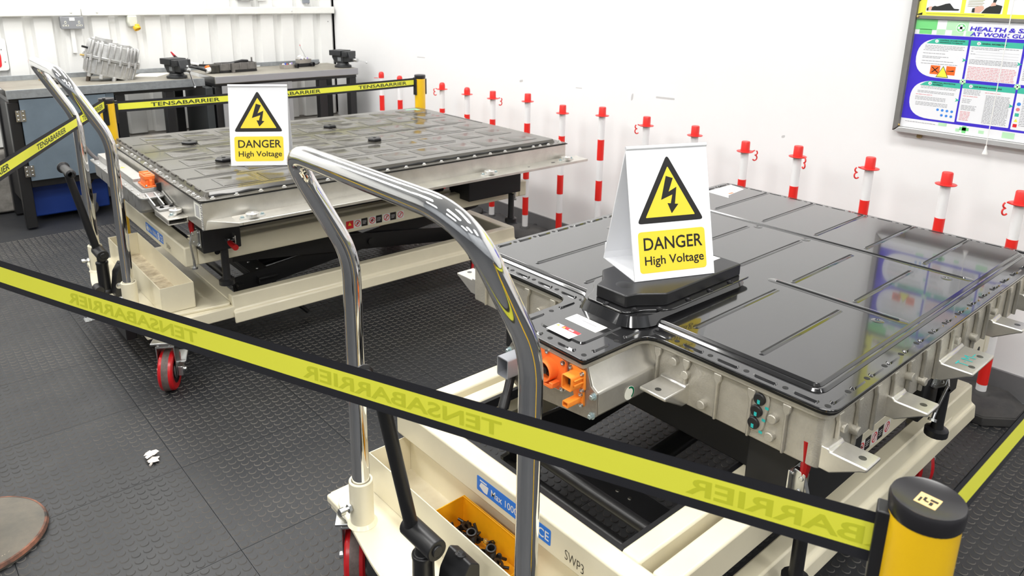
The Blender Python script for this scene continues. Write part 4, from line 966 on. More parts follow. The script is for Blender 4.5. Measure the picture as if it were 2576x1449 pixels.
MB().prism(rounded(offset(ol, -.004), .03), -.0066, -.0058, f).prism(rounded(offset(ol, .0008), .03), .002, .0035, f).build('joint_line', print_black, fl_b)
up_ = MB().prism(rounded(offset(ol, -.014), .03), .012, .098, f, inset=.006)
for k, (p, q) in enumerate(zip(ol, ol[1:]+ol[:1])):
    for s in (.1, .4, .7):
        c = Vector(p)*(1-s)+Vector(q)*s; n_ = Vector((c.x, c.y)).normalized()
        up_.tube([f(c.x-n_.x*.013, c.y-n_.y*.013, .013), f(c.x-n_.x*.017, c.y-n_.y*.017, .108)], .0075, 8)
uo = up_.build('upper_casing', alu_motor, GB, bev=.003)
b = MB()
for (x, y, r, h) in ((-.06, .02, .052, .132), (.055, -.01, .044, .118), (.09, .06, .03, .112), (-.02, -.07, .024, .108), (-.105, .05, .026, .118)):
    ax_ = TI @ Vector((0, 0, 1)); b.lathe([(r, .096), (r, h), (r*.78, h+.004), (r*.7, h-.012), (r*.35, h-.014), (r*.3, h-.002), (0, h-.002)], g0+TI @ Vector((x, y, 0)), ax_, 20)
b.build('bearing_boss', alu_motor, uo, bev=.0015)
for i in range(12):
    a = 2*PI*i/12; c = (-.02+.12*math.cos(a), .085*math.sin(a)); MB().obox(f(-.03, .0, .100), f(*c, .106), .006, .020, TI @ Vector((0, 0, 1))).build('casing_rib', alu_motor, uo)
for k in range(9):
    p, q = Vector(ol[k]), Vector(ol[(k+1) % 9])
    for s in (.25, .75):
        c = p*(1-s)+q*s; b = MB(); ax_ = TI @ Vector((0, 0, 1)); b.lathe([(.009, -.022), (.009, .014), (.0055, .0145), (.0055, .021), (0, .021)], g0+TI @ Vector((c.x, c.y, 0)), ax_, 10); b.build('flange_bolt', alu_motor, fl_b)
ft = MB()
for (x, y) in ((-.12, -.07), (-.055, -.10), (.02, -.105), (.09, -.085), (.13, .0), (.09, .08), (-.09, .085)):
    ft.tube([f(x, y, -.10), f(x, y, -.128)], .0125, 10)
ft.build('casing_foot', alu_motor, lo, bev=.002)
MB().tube([f(-.115, -.02, -.10), f(-.115, -.02, -.165)], .013, 12).build('output_shaft', M('shaft_brown', (.10, .08, .06), .5, .5), GB)
MB().tube([f(-.15, -.03, .05), f(-.185, -.04, .052)], .007, 8).build('breather', black_plastic, GB)
MB().tube([f(-.155, -.06, .0), f(-.19, -.065, -.002)], .006, 8).build('breather', brass, GB)
MB().box(-.2+.06, -.04, -.0002, .06, .06, .002).build('support_chock', steel_dark, GB)

def bench_vice(label, x, y, z, rz, swing):
    t = thing('bench_vice', label, 'vice', (x, y, z), rz, 'black bench vices'); b = MB()
    b.lathe([(0, 0), (.066, 0), (.066, .016), (.05, .022), (.045, .034), (0, .034)], n=24)
    vb = b.build('vice_base', vice_iron, t, bev=.002)
    # local x: jaw opening direction (towards +x), y across
    MB().prism(rounded([(-.05, .034), (.035, .034), (.04, .07), (.025, .128), (-.075, .128), (-.08, .075), (-.06, .05)], .01), -.038, .038, lambda a, zz, h: (a, h, zz)).build('fixed_jaw', vice_iron, t, bev=.004)
    MB().box(-.085, -.062, .092, .030, .062, .132).build('jaw_head', vice_iron, t, bev=.003)
    MB().prism(rounded([(.036, .045), (.10, .045), (.105, .075), (.085, .125), (.040, .125)], .008), -.034, .034, lambda a, zz, h: (a, h, zz)).build('moving_jaw', vice_iron, t, bev=.004)
    MB().box(.040, -.060, .085, .082, .060, .127).build('moving_head', vice_iron, t, bev=.003)
    b = MB(); b.cyl((.104, 0, .062), (.135, 0, .062), .011, 14); b.lathe([(.015, 0), (.015, .016), (.009, .02), (0, .02)], (.132, 0, .062), (1, 0, 0), 14); b.build('screw', zinc, t)
    d = Vector((0, math.sin(swing), -math.cos(swing))); c = Vector((.142, 0, .062))
    h = MB(); h.cyl(tuple(c-d*.026), tuple(c+d*.118), .0048, 10)
    for e_ in (-.028, .12): h.lathe([(0, -.007), (.006, -.006), (.0085, 0), (.006, .006), (0, .007)], tuple(c+d*e_), tuple(d), 12)
    h.build('tommy_bar', chrome, t)
    MB().prism(rect(-.02, .05, .014, .078), .0382, .0388, lambda a, zz, h_: (a, -h_, zz)).build('maker_plate', galv, t)
    return t
bench_vice('black bench vice on the right end of the left workbench, handle hanging down', 1.690, 5.375, .861, math.radians(-75), .28)
bench_vice('black bench vice on the right workbench, by the corner, handle sideways', 2.968, 5.395, .863, math.radians(-70), 1.35)

EC = thing('motor_controller', 'open grey motor controller housing with black cables on the right workbench', 'controller', (2.17, 5.53, .863), math.radians(3))
b = MB(); o_ = rounded(rect(-.15, -.055, .13, .06), .012); i_ = offset(o_, -.008); n = len(o_)
b.add([(x, y, z) for z in (.018, .066) for x, y in o_]+[(x, y, z) for z in (.018, .066) for x, y in i_], [(i, (i+1) % n, n+(i+1) % n, n+i) for i in range(n)]+[(2*n+i, 2*n+(i+1) % n, 3*n+(i+1) % n, 3*n+i) for i in range(n)]+[(n+i, n+(i+1) % n, 3*n+(i+1) % n, 3*n+i) for i in range(n)])
b.prism(i_, .018, .03); b.box(.115, .0, .05, .124, .012, .098)
for x in (-.14, -.08, .0, .06, .12): b.tube([(x, -.056, .02), (x, -.056, .068)], .006, 8)
ec = b.build('housing', M('controller_grey', (.22, .21, .20), .5, .6, vary=.25, vs=40), EC, bev=.0015)
MB().box(-.15, -.05, 0, .13, .055, .0175).build('heat_sink', black_plastic, EC, bev=.002)
MB().box(-.07, -.075, .0, -.05, -.056, .07).build('housing_bracket', M('controller_grey', (.22, .21, .20), .5), ec)
MB().tube([(.128, -.02, .03), (.165, -.03, .032)], .006, 8).build('stub', zinc, EC)
MB().tube([(-.10, .0, .055), (-.03, -.02, .068), (.05, .02, .075), (.1, .03, .07)], .009, 8).build('inner_cable', black_plastic, EC)
MB().prism(rounded(rect(-.21, -.05, -.15, .05), .01), .002, .06).build('dusty_connector', dusty_black, EC, bev=.006)
MB().tube([(-.205, -.02, .028), (-.245, -.035, .022)], .018, 10).build('white_plug', label_white, EC)
MB().tube([(-.20, .0, .046), (-.235, -.01, .042)], .013, 10).build('orange_plug', orange, EC)
MB().tube(fillet([(-.245, -.035, .024), (-.32, -.02, .052), (-.40, .04, .062)], .03), .0095, 8).build('black_cable', black_plastic, EC)
MB().tube(fillet([(-.20, .03, .052), (-.30, .03, .060), (-.40, .05, .105), (-.435, .03, .135)], .04), .0085, 8).build('black_cable', black_plastic, EC)
MB().tube([(-.27, .03, .062), (-.325, .033, .075)], .0105, 8).build('white_tape', label_white, EC)
MB().tube([(-.425, .036, .127), (-.455, .02, .160)], .0088, 8, True, [.0088, .005]).build('red_tip', wire_red, EC)
for (x, z) in ((-.345, .09), (-.235, .06)): MB().obox((x, .035, z), (x+.006, .035, z+.022), .004, .003).build('cable_tie', black_plastic, EC)

def wire_box(label, x, y, rz, kind):
    t = thing('electronics_box', label, 'box', (x, y, .863), rz, 'small opened electronics boxes'); h0 = 0 if kind == 0 else .028
    if kind: MB().prism(rounded(rect(-.062, -.034, .062, .034), .01), 0, .0275).build('lower_box', black_plastic, t, bev=.004)
    b = MB(); o_ = rounded(rect(-.055, -.034, .05, .034), .006); i_ = offset(o_, -.003); n = len(o_)
    b.add([(x_, y_, z) for z in (h0, h0+.03) for x_, y_ in o_]+[(x_, y_, z) for z in (h0, h0+.03) for x_, y_ in i_], [(i, (i+1) % n, n+(i+1) % n, n+i) for i in range(n)]+[(2*n+i, 2*n+(i+1) % n, 3*n+(i+1) % n, 3*n+i) for i in range(n)]+[(n+i, n+(i+1) % n, 3*n+(i+1) % n, 3*n+i) for i in range(n)]); b.prism(i_, h0, h0+.004)
    b.build('metal_tray', M('tray_metal', (.45, .42, .38), .4, .7), t)
    cols = [label_white, wire_blue, wire_red, black_plastic, label_white, M('wire_lilac', (.35, .28, .6), .5)]
    for i in range(6):
        pts_ = [(-.045+.015*i, -.01, h0+.008), (-.04+.014*i, .012*math.cos(i*2), h0+.035+.008*math.sin(i*1.7)), (-.028+.012*i, .02*math.sin(i*3), h0+.03), (-.02+.012*i, .01, h0+.01)]
        MB().tube(fillet(pts_, .006, 3), .0038, 6).build('wire', cols[i], t)
    MB().lathe([(.0, 0), (.017, 0), (.017, .02), (.012, .021), (.012, .012), (0, .012)], (.05, -.036, .0185), (.2, -1, 0), 16).build('round_socket', black_plastic, t)
    if kind:
        MB().tube(fillet([(.03, .01, .05), (.012, .01, .10), (-.018, .01, .145), (-.02, .01, .165)], .03), .0016, 6).build('aerial_wire', M('wire_grey', (.25, .26, .27), .5), t)
        MB().cyl((-.02, .01, .160), (-.02, .01, .168), .003, 8).build('wire_tip', wire_red, t)
        MB().lathe([(.0, 0), (.016, 0), (.013, .022), (0, .022)], (-.03, -.0, h0+.036), (-.5, 0, 1), 12).lathe([(.0, 0), (.012, 0), (.011, .018), (0, .018)], (-.018, -.008, h0+.03), (.5, -.3, 1), 12).build('white_plug', label_white, t)
        MB().tube(fillet([(.055, -.01, .012), (.10, -.005, .010), (.135, .0, .013), (.15, .012, .022)], .02), .0045, 6).build('loose_lead', black_plastic, t)
    return t
wire_box('small opened metal box of coloured wires on the right workbench', 2.575, 5.545, math.radians(8), 0)
wire_box('black electronics box with white plugs and an upright wire on the right workbench', 2.735, 5.60, math.radians(6), 1)
tag(MB().prism([(1.47, 5.58), (1.60, 5.50), (1.76, 5.70), (1.56, 5.755)], .8605, .8630).build('paper_sheet', paper_white), 'grey sheet of paper lying on the left workbench behind the vice', 'paper')
sp_ = thing('scrap_parts', 'small heap of scrap parts at the back of the left workbench behind the push handle', 'scrap', (1.0, 5.70, .8605))
MB().tube([(-.03, 0, .008), (.0, .01, .014), (.03, -.005, .008)], .007, 8).build('fitting', black_plastic, sp_); MB().box(.02, -.015, 0, .06, .02, .016).build('bracket', alu_motor, sp_, bev=.003); MB().box(-.07, -.01, 0, -.035, .01, .012).build('block', brass, sp_, bev=.003)
mp = thing('black_fitting', 'small black fitting on the left workbench seen through the push handle', 'fitting', (.985, 5.46, .8605))
MB().tube([(-.025, 0, .012), (.03, -.02, .012)], .012, 10).build('body', black_plastic, mp)
pf_ = thing('pipe_clamp', 'dark pipe clamp standing on the dusty ledge under the left workbench', 'clamp', (1.395, 5.83, .4005))
b = MB(); b.lathe([(.052, 0), (.05, .02), (.038, .045), (.022, .06), (.0, .062)], n=20); b.build('dome', steel_dark, pf_, bev=.002); MB().cyl((-.0, -.055, .022), (0, -.02, .022), .024, 16).build('pipe', zinc, pf_); MB().box(.03, -.05, 0, .11, -.02, .012).build('tail', black_plastic, pf_, bev=.003)

# ---------------------------------------------------------------- fixtures on the back wall
SK = thing('wall_socket', 'grey metal double mains socket under the white rail', 'socket', (1.199, 5.899, 1.212))
MB().box(-.068, -.045, -.036, .068, -.0, .040).build('back_box', socket_grey, SK, bev=.006)
fp = MB().box(-.070, -.052, -.038, .070, -.0455, .042).build('face_plate', socket_grey, SK, bev=.002)
MB().box(-.016, -.054, .016, .016, -.0525, .036).build('switch_plate', label_white, fp)
for x in (-.041, .041):
    for (dx, dz, w, h) in ((0, .006, .011, .017), (-.010, -.015, .015, .011), (.010, -.015, .015, .011)):
        MB().box(x+dx-w/2, -.0535, dz-h/2, x+dx+w/2, -.0525, dz+h/2).build('pin_surround', label_cream, fp); MB().box(x+dx-.0025, -.0540, dz-.004, x+dx+.0025, -.0536, dz+.004).build('pin_hole', print_black, fp)
MB().box(-.012, -.025, -.20, .012, -.0, -.0365).build('conduit', sheet_white, SK)
PS = thing('industrial_socket', 'pale industrial wall socket with a yellow flap under the white rail', 'socket', (1.578, 5.899, 1.212))
MB().prism(rounded([(-.030, .045), (.030, .045), (.034, -.005), (.018, -.032), (-.022, -.034), (-.034, .0)], .008), .0, .055, lambda a, z, h: (a, -h, z)).build('body', plug_grey, PS, bev=.008)
MB().lathe([(.024, 0), (.025, .018), (.022, .024), (.019, .016), (0, .016)], (.018, -.052, -.030), (.25, -.5, -.8), 20).build('flap_ring', yellow_plug, PS)
MB().box(.008, -.075, -.040, .036, -.058, -.012).build('yellow_flap', yellow_plug, PS, bev=.004)
US = thing('wall_socket', 'grey metal socket above the white rail, mostly above the frame', 'socket', (2.405, 5.899, 1.40))
MB().box(-.066, -.048, -.038, .066, 0, .04).build('back_box', socket_grey, US, bev=.006); MB().box(-.036, -.052, -.036, .030, -.0485, -.02).build('switch_plate', label_white, US)
US2 = thing('wall_switch', 'small white switch box above the white rail beside the grey socket', 'switch', (2.545, 5.899, 1.385))
MB().box(-.036, -.03, -.028, .036, 0, .05).build('back_box', sheet_white, US2, bev=.005)
CT = thing('cable_trunk', 'grey cable trunk with two white glands above the rail by the corner', 'trunk', (2.925, 5.899, 1.34))
MB().box(-.030, -.045, .0, .018, 0, .9).build('trunk', M('trunk_grey', (.25, .27, .30), .5), CT, bev=.004)
for x in (-.008, .018): MB().cyl((x, -.03, -.008), (x, -.03, .018), .0085, 14).build('gland', label_white, CT)
RS = thing('wall_sign', 'white rounded sign with a red symbol at the left edge of the wall', 'sign', (.70, 5.8985, 1.0))
MB().prism(rounded(rect(-.12, -.085, .108, .12), .02), 0, .004, lambda a, z, h: (a, -h, z)).build('sign_plate', sheet_white, RS, bev=.001)
MB().prism(rounded([(-.10, -.07), (.068, -.065), (.072, .02), (.05, .075), (-.10, .09)], .02), .0042, .006, lambda a, z, h: (a, -h, z)).build('red_symbol', label_red, RS)
MB().prism(rounded([(-.06, -.05), (.045, -.03), (.05, .02), (-.06, .03)], .015), .0062, .0075, lambda a, z, h: (a, -h, z)).build('black_mark', print_black, RS)
for (x, z) in ((.09, -.03), (.078, .05)): MB().lathe([(.004, 0), (.003, .002), (0, .002)], (x, -.004, z), (0, -1, 0), 8).build('sign_screw', steel_dark, RS)

# ================================================================ notice board on the right wall
NB = thing('notice_board', 'grey-framed notice board with two safety posters on the right wall', 'board', (3.15, 1.2295, .966))
f = lambda a, z, h: (-h, -a, z)               # a to the viewer's right, z up, h out of the wall
BW, BH = 1.05, .95
bk = MB().prism(rect(.005, .005, BW-.005, BH-.005), -.028, -.004, f).build('backing', frame_grey, NB)
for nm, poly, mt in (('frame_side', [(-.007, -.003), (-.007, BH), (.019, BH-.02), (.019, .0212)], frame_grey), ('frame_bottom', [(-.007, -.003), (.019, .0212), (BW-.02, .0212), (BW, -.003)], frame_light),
                     ('frame_side', [(BW, -.003), (BW-.02, .0212), (BW-.02, BH-.02), (BW, BH)], frame_grey), ('frame_top', [(-.007, BH), (BW, BH), (BW-.02, BH-.02), (.019, BH-.02)], frame_grey)):
    MB().prism(poly, -.028, .007, f, inset=.002).build(nm, mt, NB, bev=.002)
MB().prism(rect(.020, .4415, BW-.02, .4545), -.003, .004, f).build('frame_divider', frame_grey, NB, bev=.001)
for (x, z) in ((.0245, .4498), (.019, .0275)): MB().lathe([(.0045, 0), (.0035, .003), (0, .004)], f(x, z, .006), (-1, 0, 0), 12).build('brass_screw', brass, NB)
MB().prism(rounded(rect(.085, -.018, .104, .0), .006), -.02, -.012, f).build('hanging_lug', M('lug_bronze', (.30, .22, .10), .5, .5), NB)
p1 = MB().prism(rect(.0192, .0214, BW-.021, .4413), -.0038, -.003, f).build('safety_poster', poster_white, NB, 'blue, green and white health and safety poster', smooth=False)
H1, H2, H3, H4 = -.0029, -.0026, -.0023, -.0020
def fp_(name, poly, h, mt, par): return MB().prism(poly, h-.0002, h, f).build(name, mt, par, smooth=False)
fp_('blue_field', rect(.0194, .056, BW-.021, .384), H1, poster_blue, p1)
sq = .048
for (x, z, w, h, mt) in ((.0195, .402, .077, .0385, poster_green), (.036, .386, .045, .018, poster_green), (.130, .405, .075, .034, poster_pale), (.098, .386, .030, .02, poster_pale), (.152, .386, .04, .018, poster_pale), (.20, .386, .025, .018, poster_pale),
                         (.16, .0435, .03, .012, poster_pale), (.236, .037, .032, .012, poster_green), (.245, .028, .014, .026, poster_green), (.223, .03, .014, .012, poster_pale), (.302, .034, .018, .012, poster_pale), (.38, .03, .04, .022, poster_pale)):
    fp_('green_square', rect(x, z, x+w, z+h), H2, mt, p1)
def cross(cx_, cz, r):
    b = MB(); b.prism(circ(cx_, cz, r, 24), H3-.0002, H3, f).mat(1).prism(circ(cx_, cz, r*.86, 24), H3, H3+.0002, f).mat(0)
    k = r*.24; b.prism(rect(cx_-k, cz-r*.68, cx_+k, cz+r*.68), H3+.0002, H3+.0004, f).prism(rect(cx_-r*.68, cz-k, cx_+r*.68, cz+k), H3+.0002, H3+.0004, f); b.build('white_cross', [poster_white, poster_green], p1, smooth=False)
cross(.1812, .4143, .0176); cross(.2186, .2186, .0105); cross(.3984, .2186, .0105); cross(.579, .2186, .0105)
b = MB(); b.text('HEALTH & SAFETY', lambda q: f(.2105+q[0], .4065+q[1], H3), .0205, .03, width=.262, italic=.12); b.text('AT WORK GUIDE', lambda q: f(.2165+q[0], .3875+q[1], H3), .0195, .03, width=.215, italic=.12)
b.build('poster_heading', poster_blue, p1, smooth=False)
TL = 0
def panel(x0, x1, z0, z1, title, num, round_left=False, rows=(), red_rows=(), zt_=.020):
    rl = [.052, 0, 0, .052] if round_left else [.003]*4
    if round_left: poly = rounded([(x0, z0), (x1, z0), (x1, z1), (x0, z1)], [.085, .003, .003, .085], 8)
    else: poly = rounded(rect(x0, z0, x1, z1), .003)
    g = fp_('poster_panel', poly, H2, poster_white, p1)
    hx = x0+(.029 if round_left else 0)
    hdr = [(hx, z1-zt_), (x1, z1-zt_), (x1, z1), (x0+.068, z1), (hx+.02, z1-.006)] if round_left else rect(hx, z1-zt_, x1, z1)
    b = MB(); b.prism(hdr, H3-.0002, H3, f); b.mat(1); bx_ = x0+(.066 if round_left else .028); b.prism(circ(bx_, z1-zt_/2, .0062, 16), H3, H3+.0002, f); b.mat(2)
    b.text(str(num), lambda q: f(bx_-.002+q[0], z1-zt_/2-.003+q[1], H3+.0004), .0085, .01)
    for i, tl in enumerate(title): b.text(tl, lambda q: f(bx_+.010+q[0], z1-zt_/2+(.0018 if len(title) > 1 else -.0028)-i*.0078+q[1], H3+.0004), .0078 if len(title) == 1 else .0066, .02, width=min(.0042*len(tl), x1-bx_-.012))
    b.build('panel_title', [poster_teal, poster_white, print_black], g, smooth=False)
    for mt, rr in ((ink_grey, rows), (ink_red, red_rows)):
        if not rr: continue
        b = MB(); rd = random.Random(int(x0*1000)+len(rr))
        for (xa, xb, z) in rr:
            x = xa
            while x < xb-.004:
                w = rd.uniform(.004, .014); w = min(w, xb-x); b.face([f(x, z-.0010, H3), f(x+w, z-.0010, H3), f(x+w, z+.0010, H3), f(x, z+.0010, H3)]); x += w+.0018
        b.build('small_print', mt, g, smooth=False, kind='stuff')
    return g
rows = [(.066, .205, .344-.0055*i) for i in range(3)]+[(.062, .15, .327)]+[(.062, .145, .315), (.062, .155, .303), (.062, .13, .298), (.062, .175, .286), (.06, .19, .276)]
pA = panel(.0389, .2142, .224, .3715, ['CONTROL OF SUBSTANCES', 'HAZARDOUS TO HEALTH'], 1, True, rows)
pB = panel(.222, .3925, .2265, .3715, ['GENERAL INFORMATION'], 2, False, [(.228, .385, .346), (.228, .32, .341), (.228, .24, .333), (.228, .244, .323), (.228, .232, .313)]+[(.228, .385, .302-.0048*i) for i in range(4)], [(.228, .386, .275-.0055*i) for i in range(9)])
for z in (.331, .321, .311): fp_('form_line', rect(.245, z, .385, z+.0005), H3, ink_grey, pB)
pC = panel(.4003, .575, .2265, .3715, ['ACCIDENT REPORTING'], 3, False, [(.407, .57, .346-.006*i) for i in range(18)])
pD = panel(.0395, .2145, .064, .2115, ['PERSONAL PROTECTIVE', 'EQUIPMENT'], 4, True, [(.075, .205, .188-.0052*i) for i in range(2)]+[(.065, .2, .170-.0052*i) for i in range(2)]+[(.06, .17, .147-.0052*i) for i in range(3)]+[(.064, .18, .126-.0052*i) for i in range(3)], [(.06, .12, .156)])
pE = panel(.2212, .3952, .068, .2145, ['SAFE MOVING & HANDLING'], 5, False, [(.228, .285, .19-.005*i) for i in range(4)]+[(.228, .26, .155-.006*i) for i in range(3)]+[(.228, .28, .131-.005*i) for i in range(4)]+[(.305, .385, .176-.0048*i) for i in range(22)], [(.228, .28, .167)]+[(.228, .262, .108-.0052*i) for i in range(7)]+[(.30, .35, .186)])
pF = panel(.402, .575, .0645, .2155, ['SAFETY SIGNS'], 6, False, [(.425, .57, .18-.0058*i) for i in range(18)])
for i, (mt, shp) in enumerate(((M('dot_blue', (.05, .25, .75), .3), 'c'), (ink_red, 'c'), (poster_teal, 's'), (poster_yellow, 't'), (label_red, 's'))):
    z = .158-i*.0195; pl_ = circ(.414, z, .0065, 14) if shp == 'c' else rect(.4075, z-.006, .4205, z+.006) if shp == 's' else [(.4075, z-.006), (.4205, z-.006), (.414, z+.006)]
    fp_('sign_symbol', pl_, H3, mt, pF)
for j, zz_ in enumerate((.1035, .084)):
    for i in range(4 - j): fp_('equipment_symbol', circ(.1485+.017*(i+j), zz_-.0005*i, .005, 12), H3, M('dot_blue', (.05, .25, .75), .3), pD)
for (xa, za) in ((.2135, .298), (.393, .298), (.2135, .148), (.393, .148)): fp_('panel_arrow', [(xa-.010, za-.007), (xa+.006, za), (xa-.010, za+.007), (xa-.006, za)], H4, poster_teal, p1)
fp_('hazard_square', rect(.0978, .237, .1318, .2705), H3, poster_orange, pA); fp_('hazard_square', rect(.154, .238, .1865, .271), H3, poster_orange, pA)
b = MB()
for s in (-1, 1): b.prism([(.1148-s*.011-.002, .2438), (.1148-s*.011+.003, .2438), (.1148+s*.011+.002, .264), (.1148+s*.011-.003, .264)], H3, H3+.0003, f)
b.build('hazard_cross', print_black, pA, smooth=False)
fp_('hazard_flask', [(.158, .2535), (.172, .2545), (.181, .257), (.182, .252), (.172, .2515), (.158, .252)], H3+.0003, print_black, pA)
b = MB(); b.prism([(.1215, .2275), (.1655, .2275), (.1432, .2705)], H3, H3+.0004, f).mat(1).prism([(.124, .229), (.163, .229), (.1432, .267)], H3+.0004, H3+.0006, f).mat(0)
for k in range(3):
    a = PI/2+k*2*PI/3; cx_, cz = .1434+.0055*math.cos(a), .2405+.0055*math.sin(a)
    for i in range(12):
        a0, a1 = 2*PI*i/12, 2*PI*(i+1)/12; b.face([f(cx_+r*math.cos(t_), cz+r*math.sin(t_), H4) for r, t_ in ((.0052, a0), (.0052, a1), (.0036, a1), (.0036, a0))])
b.build('hazard_triangle', [print_black, poster_yellow], pA, smooth=False)
MB().text('SAFETY POSTER. All rights reserved.', lambda q: f(.037+q[0], .0445+q[1]-q[0]*.02, H2), .0075, .0, width=.11).build('imprint', ink_grey, p1, smooth=False) if 0 else None
b = MB(); rd = random.Random(3); x = .037
while x < .145:
    w = rd.uniform(.004, .012); b.face([f(x, .0445, H2), f(x+w, .0445, H2), f(x+w, .0465, H2), f(x, .0465, H2)]); x += w+.002
b.build('small_print', ink_grey, p1, smooth=False, kind='stuff')
p2 = MB().prism(rect(.0192, .4547, BW-.021, BH-.021), -.0038, -.003, f).build('first_aid_poster', poster_yellow, NB, 'yellow first aid poster with photographs', smooth=False)
fp_('black_corner', [(.0192, .456), (.036, .456), (.036, .466), (.0192, .459)], H1, print_black, p2); fp_('black_corner', [(.0192, .505), (.033, .52), (.0192, .53)], H1, print_black, p2)
for (xa, xb) in ((.0465, .168), (.182, .3065), (.3215, .44), (.455, .575)): fp_('photo_frame', rect(xa, .4685, xb, .62), H1, poster_white, p2)
fg = fp_('lying_figure', rounded([(.064, .474), (.10, .4745), (.135, .4755), (.162, .476), (.164, .4815), (.145, .4825), (.128, .502), (.10, .497), (.078, .492), (.066, .486)], .003), H2, cloth_print, p2)
fp_('figure_shirt', rounded([(.072, .493), (.085, .489), (.108, .497), (.125, .505), (.122, .53), (.078, .53)], .004), H3, label_white, p2); fp_('figure_head', rounded([(.052, .475), (.066, .4745), (.068, .49), (.054, .487)], .004), H3, skin_print, p2); fp_('figure_hair', rounded([(.0495, .473), (.056, .473), (.055, .486), (.049, .482)], .002), H4, cloth_print, p2)
fp_('lying_figure', rounded([(.238, .4695), (.30, .4695), (.303, .497), (.275, .503), (.25, .487)], .003), H2, cloth_print, p2); fp_('figure_head', rounded([(.212, .4715), (.234, .4705), (.247, .487), (.238, .497), (.213, .49)], .005), H3, skin_print, p2); fp_('figure_hair', rounded([(.206, .472), (.216, .4715), (.215, .488), (.207, .486)], .002), H4, cloth_print, p2)
fp_('figure_arm', [(.272, .53), (.286, .53), (.279, .505), (.271, .506)], H3, cloth_print, p2); fp_('figure_hand', rounded([(.264, .494), (.283, .498), (.279, .509), (.268, .507)], .003), H4, skin_print, p2)
b = MB()
for i in range(5): b.face([f(.19, .493+i*.0055, H2), f(.243-.004*(i % 2), .493+i*.0055, H2), f(.243-.004*(i % 2), .4945+i*.0055, H2), f(.19, .4945+i*.0055, H2)])
b.face([f(.05, .4615, H2), f(.25, .4615, H2), f(.25, .463, H2), f(.05, .463, H2)]); b.build('small_print', M('print_olive', (.30, .29, .05), .5), p2, smooth=False, kind='stuff')
# pull cord switch hanging before the board
PCd = thing('pull_cord', 'white pull cord with a bell-shaped end hanging before the notice board', 'cord', (3.10, .878, .936))
MB().lathe([(.0, .0), (.009, 0), (.0095, .003), (.006, .012), (.0038, .022), (.0035, .03), (0, .031)], n=18).build('bell', label_white, PCd)
MB().cyl((0, 0, .03), (0, .008, CEIL-.936), .0016, 8).build('cord', label_white, PCd)

# ================================================================ yellow bin, its fasteners, scrap on the floor
BN = thing('parts_bin', 'yellow plastic parts bin full of black fasteners in the near trolley tray', 'bin', (.8895, 1.095, .2555), math.radians(0))
bw, bl, bh = .042, .115, .078; w = .0025
b = MB(); b.prism(rounded(rect(-bw, -bl+.01, bw, bl), .006), 0, .0025)
b.prism([(-bl+.012, .0), (-bl+.004, .03), (-bl+.022, .062), (-bl+.045, bh), (bl, bh), (bl, 0)], bw, bw+w, lambda a, z, h: (h+.002*z/bh, a, z)); b.prism([(-bl+.012, .0), (-bl+.004, .03), (-bl+.022, .062), (-bl+.045, bh), (bl, bh), (bl, 0)], -bw-w, -bw, lambda a, z, h: (h-.002*z/bh, a, z))
b.box(-bw-.002, bl-w, 0, bw+.002, bl, bh); b.box(-bw, -bl+.008, 0, bw, -bl+.011, .026)
b.box(bw+.001, -bl+.04, bh-.004, bw+.0065, bl, bh); b.box(-bw-.0065, -bl+.04, bh-.004, -bw-.001, bl, bh)
b.build('bin_body', yellow_bin, BN, bev=.0008)
MB().box(-bw+.010, -bl+.0065, .006, bw-.010, -bl+.0078, .023).build('label_slot', M('bin_shade', (.80, .34, .005), .45), BN)
fas = M('fastener_black', (.022, .021, .021), .38, .3)
sb = MB(); sb.lathe([(.0, 0), (.0085, 0), (.009, .0015), (.0085, .003), (.004, .004), (.004, .006), (0, .006)], n=12); sb.lathe([(.0035, -.022), (.0035, 0)], n=8); sb.lathe([(0, -.022), (.0035, -.022)], n=8)
bolt_m = sb.build('flanged_bolt', fas); rb = random.Random(5); first = True
for i in range(46):
    o = bolt_m if first else bolt_m.copy()
    if not first: COL.objects.link(o)
    first = False
    o.location = (BN.location.x+rb.uniform(-.028, .028), BN.location.y+rb.uniform(-.085, .085), BN.location.z+.018+rb.uniform(0, .020)); o.rotation_euler = (rb.uniform(0, 6), rb.uniform(0, 6), rb.uniform(0, 6))
    tag(o, 'black flanged bolt lying loose among the others in the yellow parts bin', 'bolt', 'loose bolts in the yellow bin')
wm = MB(); wm.lathe([(.006, 0), (.0125, 0), (.0125, .002), (.006, .002), (.006, 0)], n=16); was = wm.build('washer', fas)
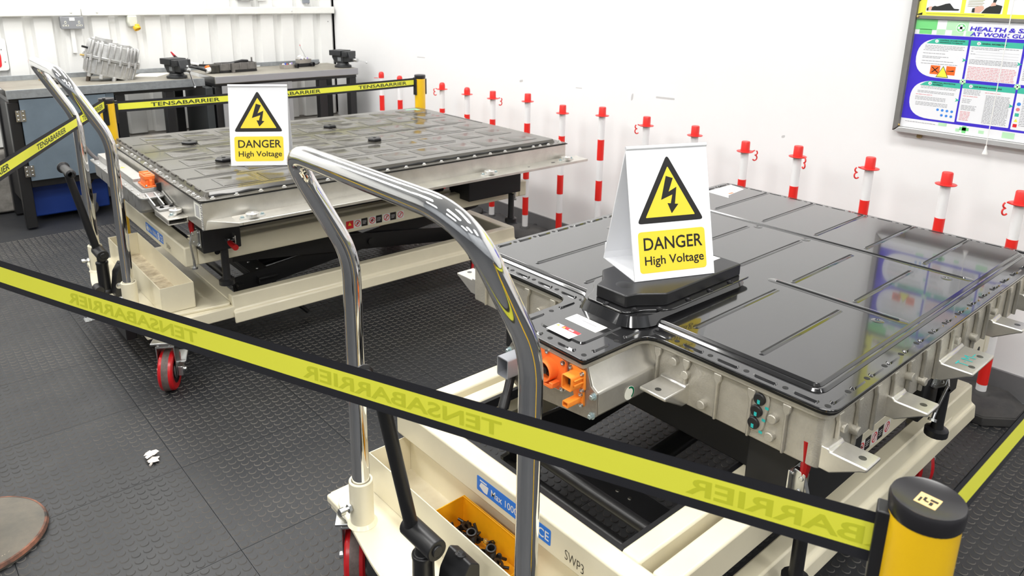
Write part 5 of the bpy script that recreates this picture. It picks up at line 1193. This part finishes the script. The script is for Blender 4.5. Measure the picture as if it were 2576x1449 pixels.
for i, (x, y) in enumerate(((.01, .06), (-.02, -.03), (.02, -.01), (-.005, -.075))):
    o = was if i == 0 else was.copy()
    if i: COL.objects.link(o)
    o.location = (BN.location.x+x, BN.location.y+y, BN.location.z+.043); o.rotation_euler = (.5+i, .4, 0); tag(o, 'dark washer on top of the bolts in the yellow parts bin', 'washer', 'washers in the yellow bin')
tm = MB(); R1 = .0115
tm.lathe([(R1*.72, .030), (R1*.72, .002)], n=18); pr_ = [(R1*.72, .030), (R1*1.0, .030), (R1*1.05, .027)]
for k in range(9): pr_ += [(R1, .025-k*.0026), (R1*.9, .0237-k*.0026)]
tm.lathe(pr_+[(R1*.9, 0), (R1*.72, 0)], n=18)
for i, (x, y, lb_) in enumerate(((-.004, .022, 'black threaded sleeve standing in the yellow bin, nearer the back'), (-.002, -.045, 'black threaded sleeve standing in the yellow bin, nearer the front lip'))):
    o = tm.build('threaded_sleeve', fas); o.location = (BN.location.x+x, BN.location.y+y, BN.location.z+.034); o.rotation_euler = (.12, -.1, 0); tag(o, lb_, 'sleeve', 'threaded sleeves in the yellow bin')
o = MB().hexbolt((0, 0, 0), (0, 0, 1), .005, .005).build('brass_nut', brass); o.location = (BN.location.x+.012, BN.location.y-.01, BN.location.z+.046); o.rotation_euler = (.6, .3, 0); tag(o, 'small brass nut among black bolts in the yellow bin', 'nut')
ts_ = MB(); rd = random.Random(9)
for k in range(7):
    c = Vector((.541+rd.uniform(-.012, .012), 2.345+rd.uniform(-.02, .022), .003+.002*k)); a = rd.uniform(0, 3)
    pl_ = [(c.x+(.012+.008*rd.random())*math.cos(a+i*PI/3.5), c.y+(.008+.008*rd.random())*math.sin(a+i*PI/3.5), c.z+rd.uniform(-.002, .006)) for i in range(7)]
    ts_.add(pl_+[tuple(c+Vector((0, 0, .006)))], [(i, (i+1) % 7, 7) for i in range(7)])
ts_.tube([(.528, 2.322, .004), (.520, 2.312, .004)], .004, 6)
tag(ts_.build('tissue_scrap', tissue), 'crumpled scrap of pale tissue lying on the rubber floor', 'scrap')
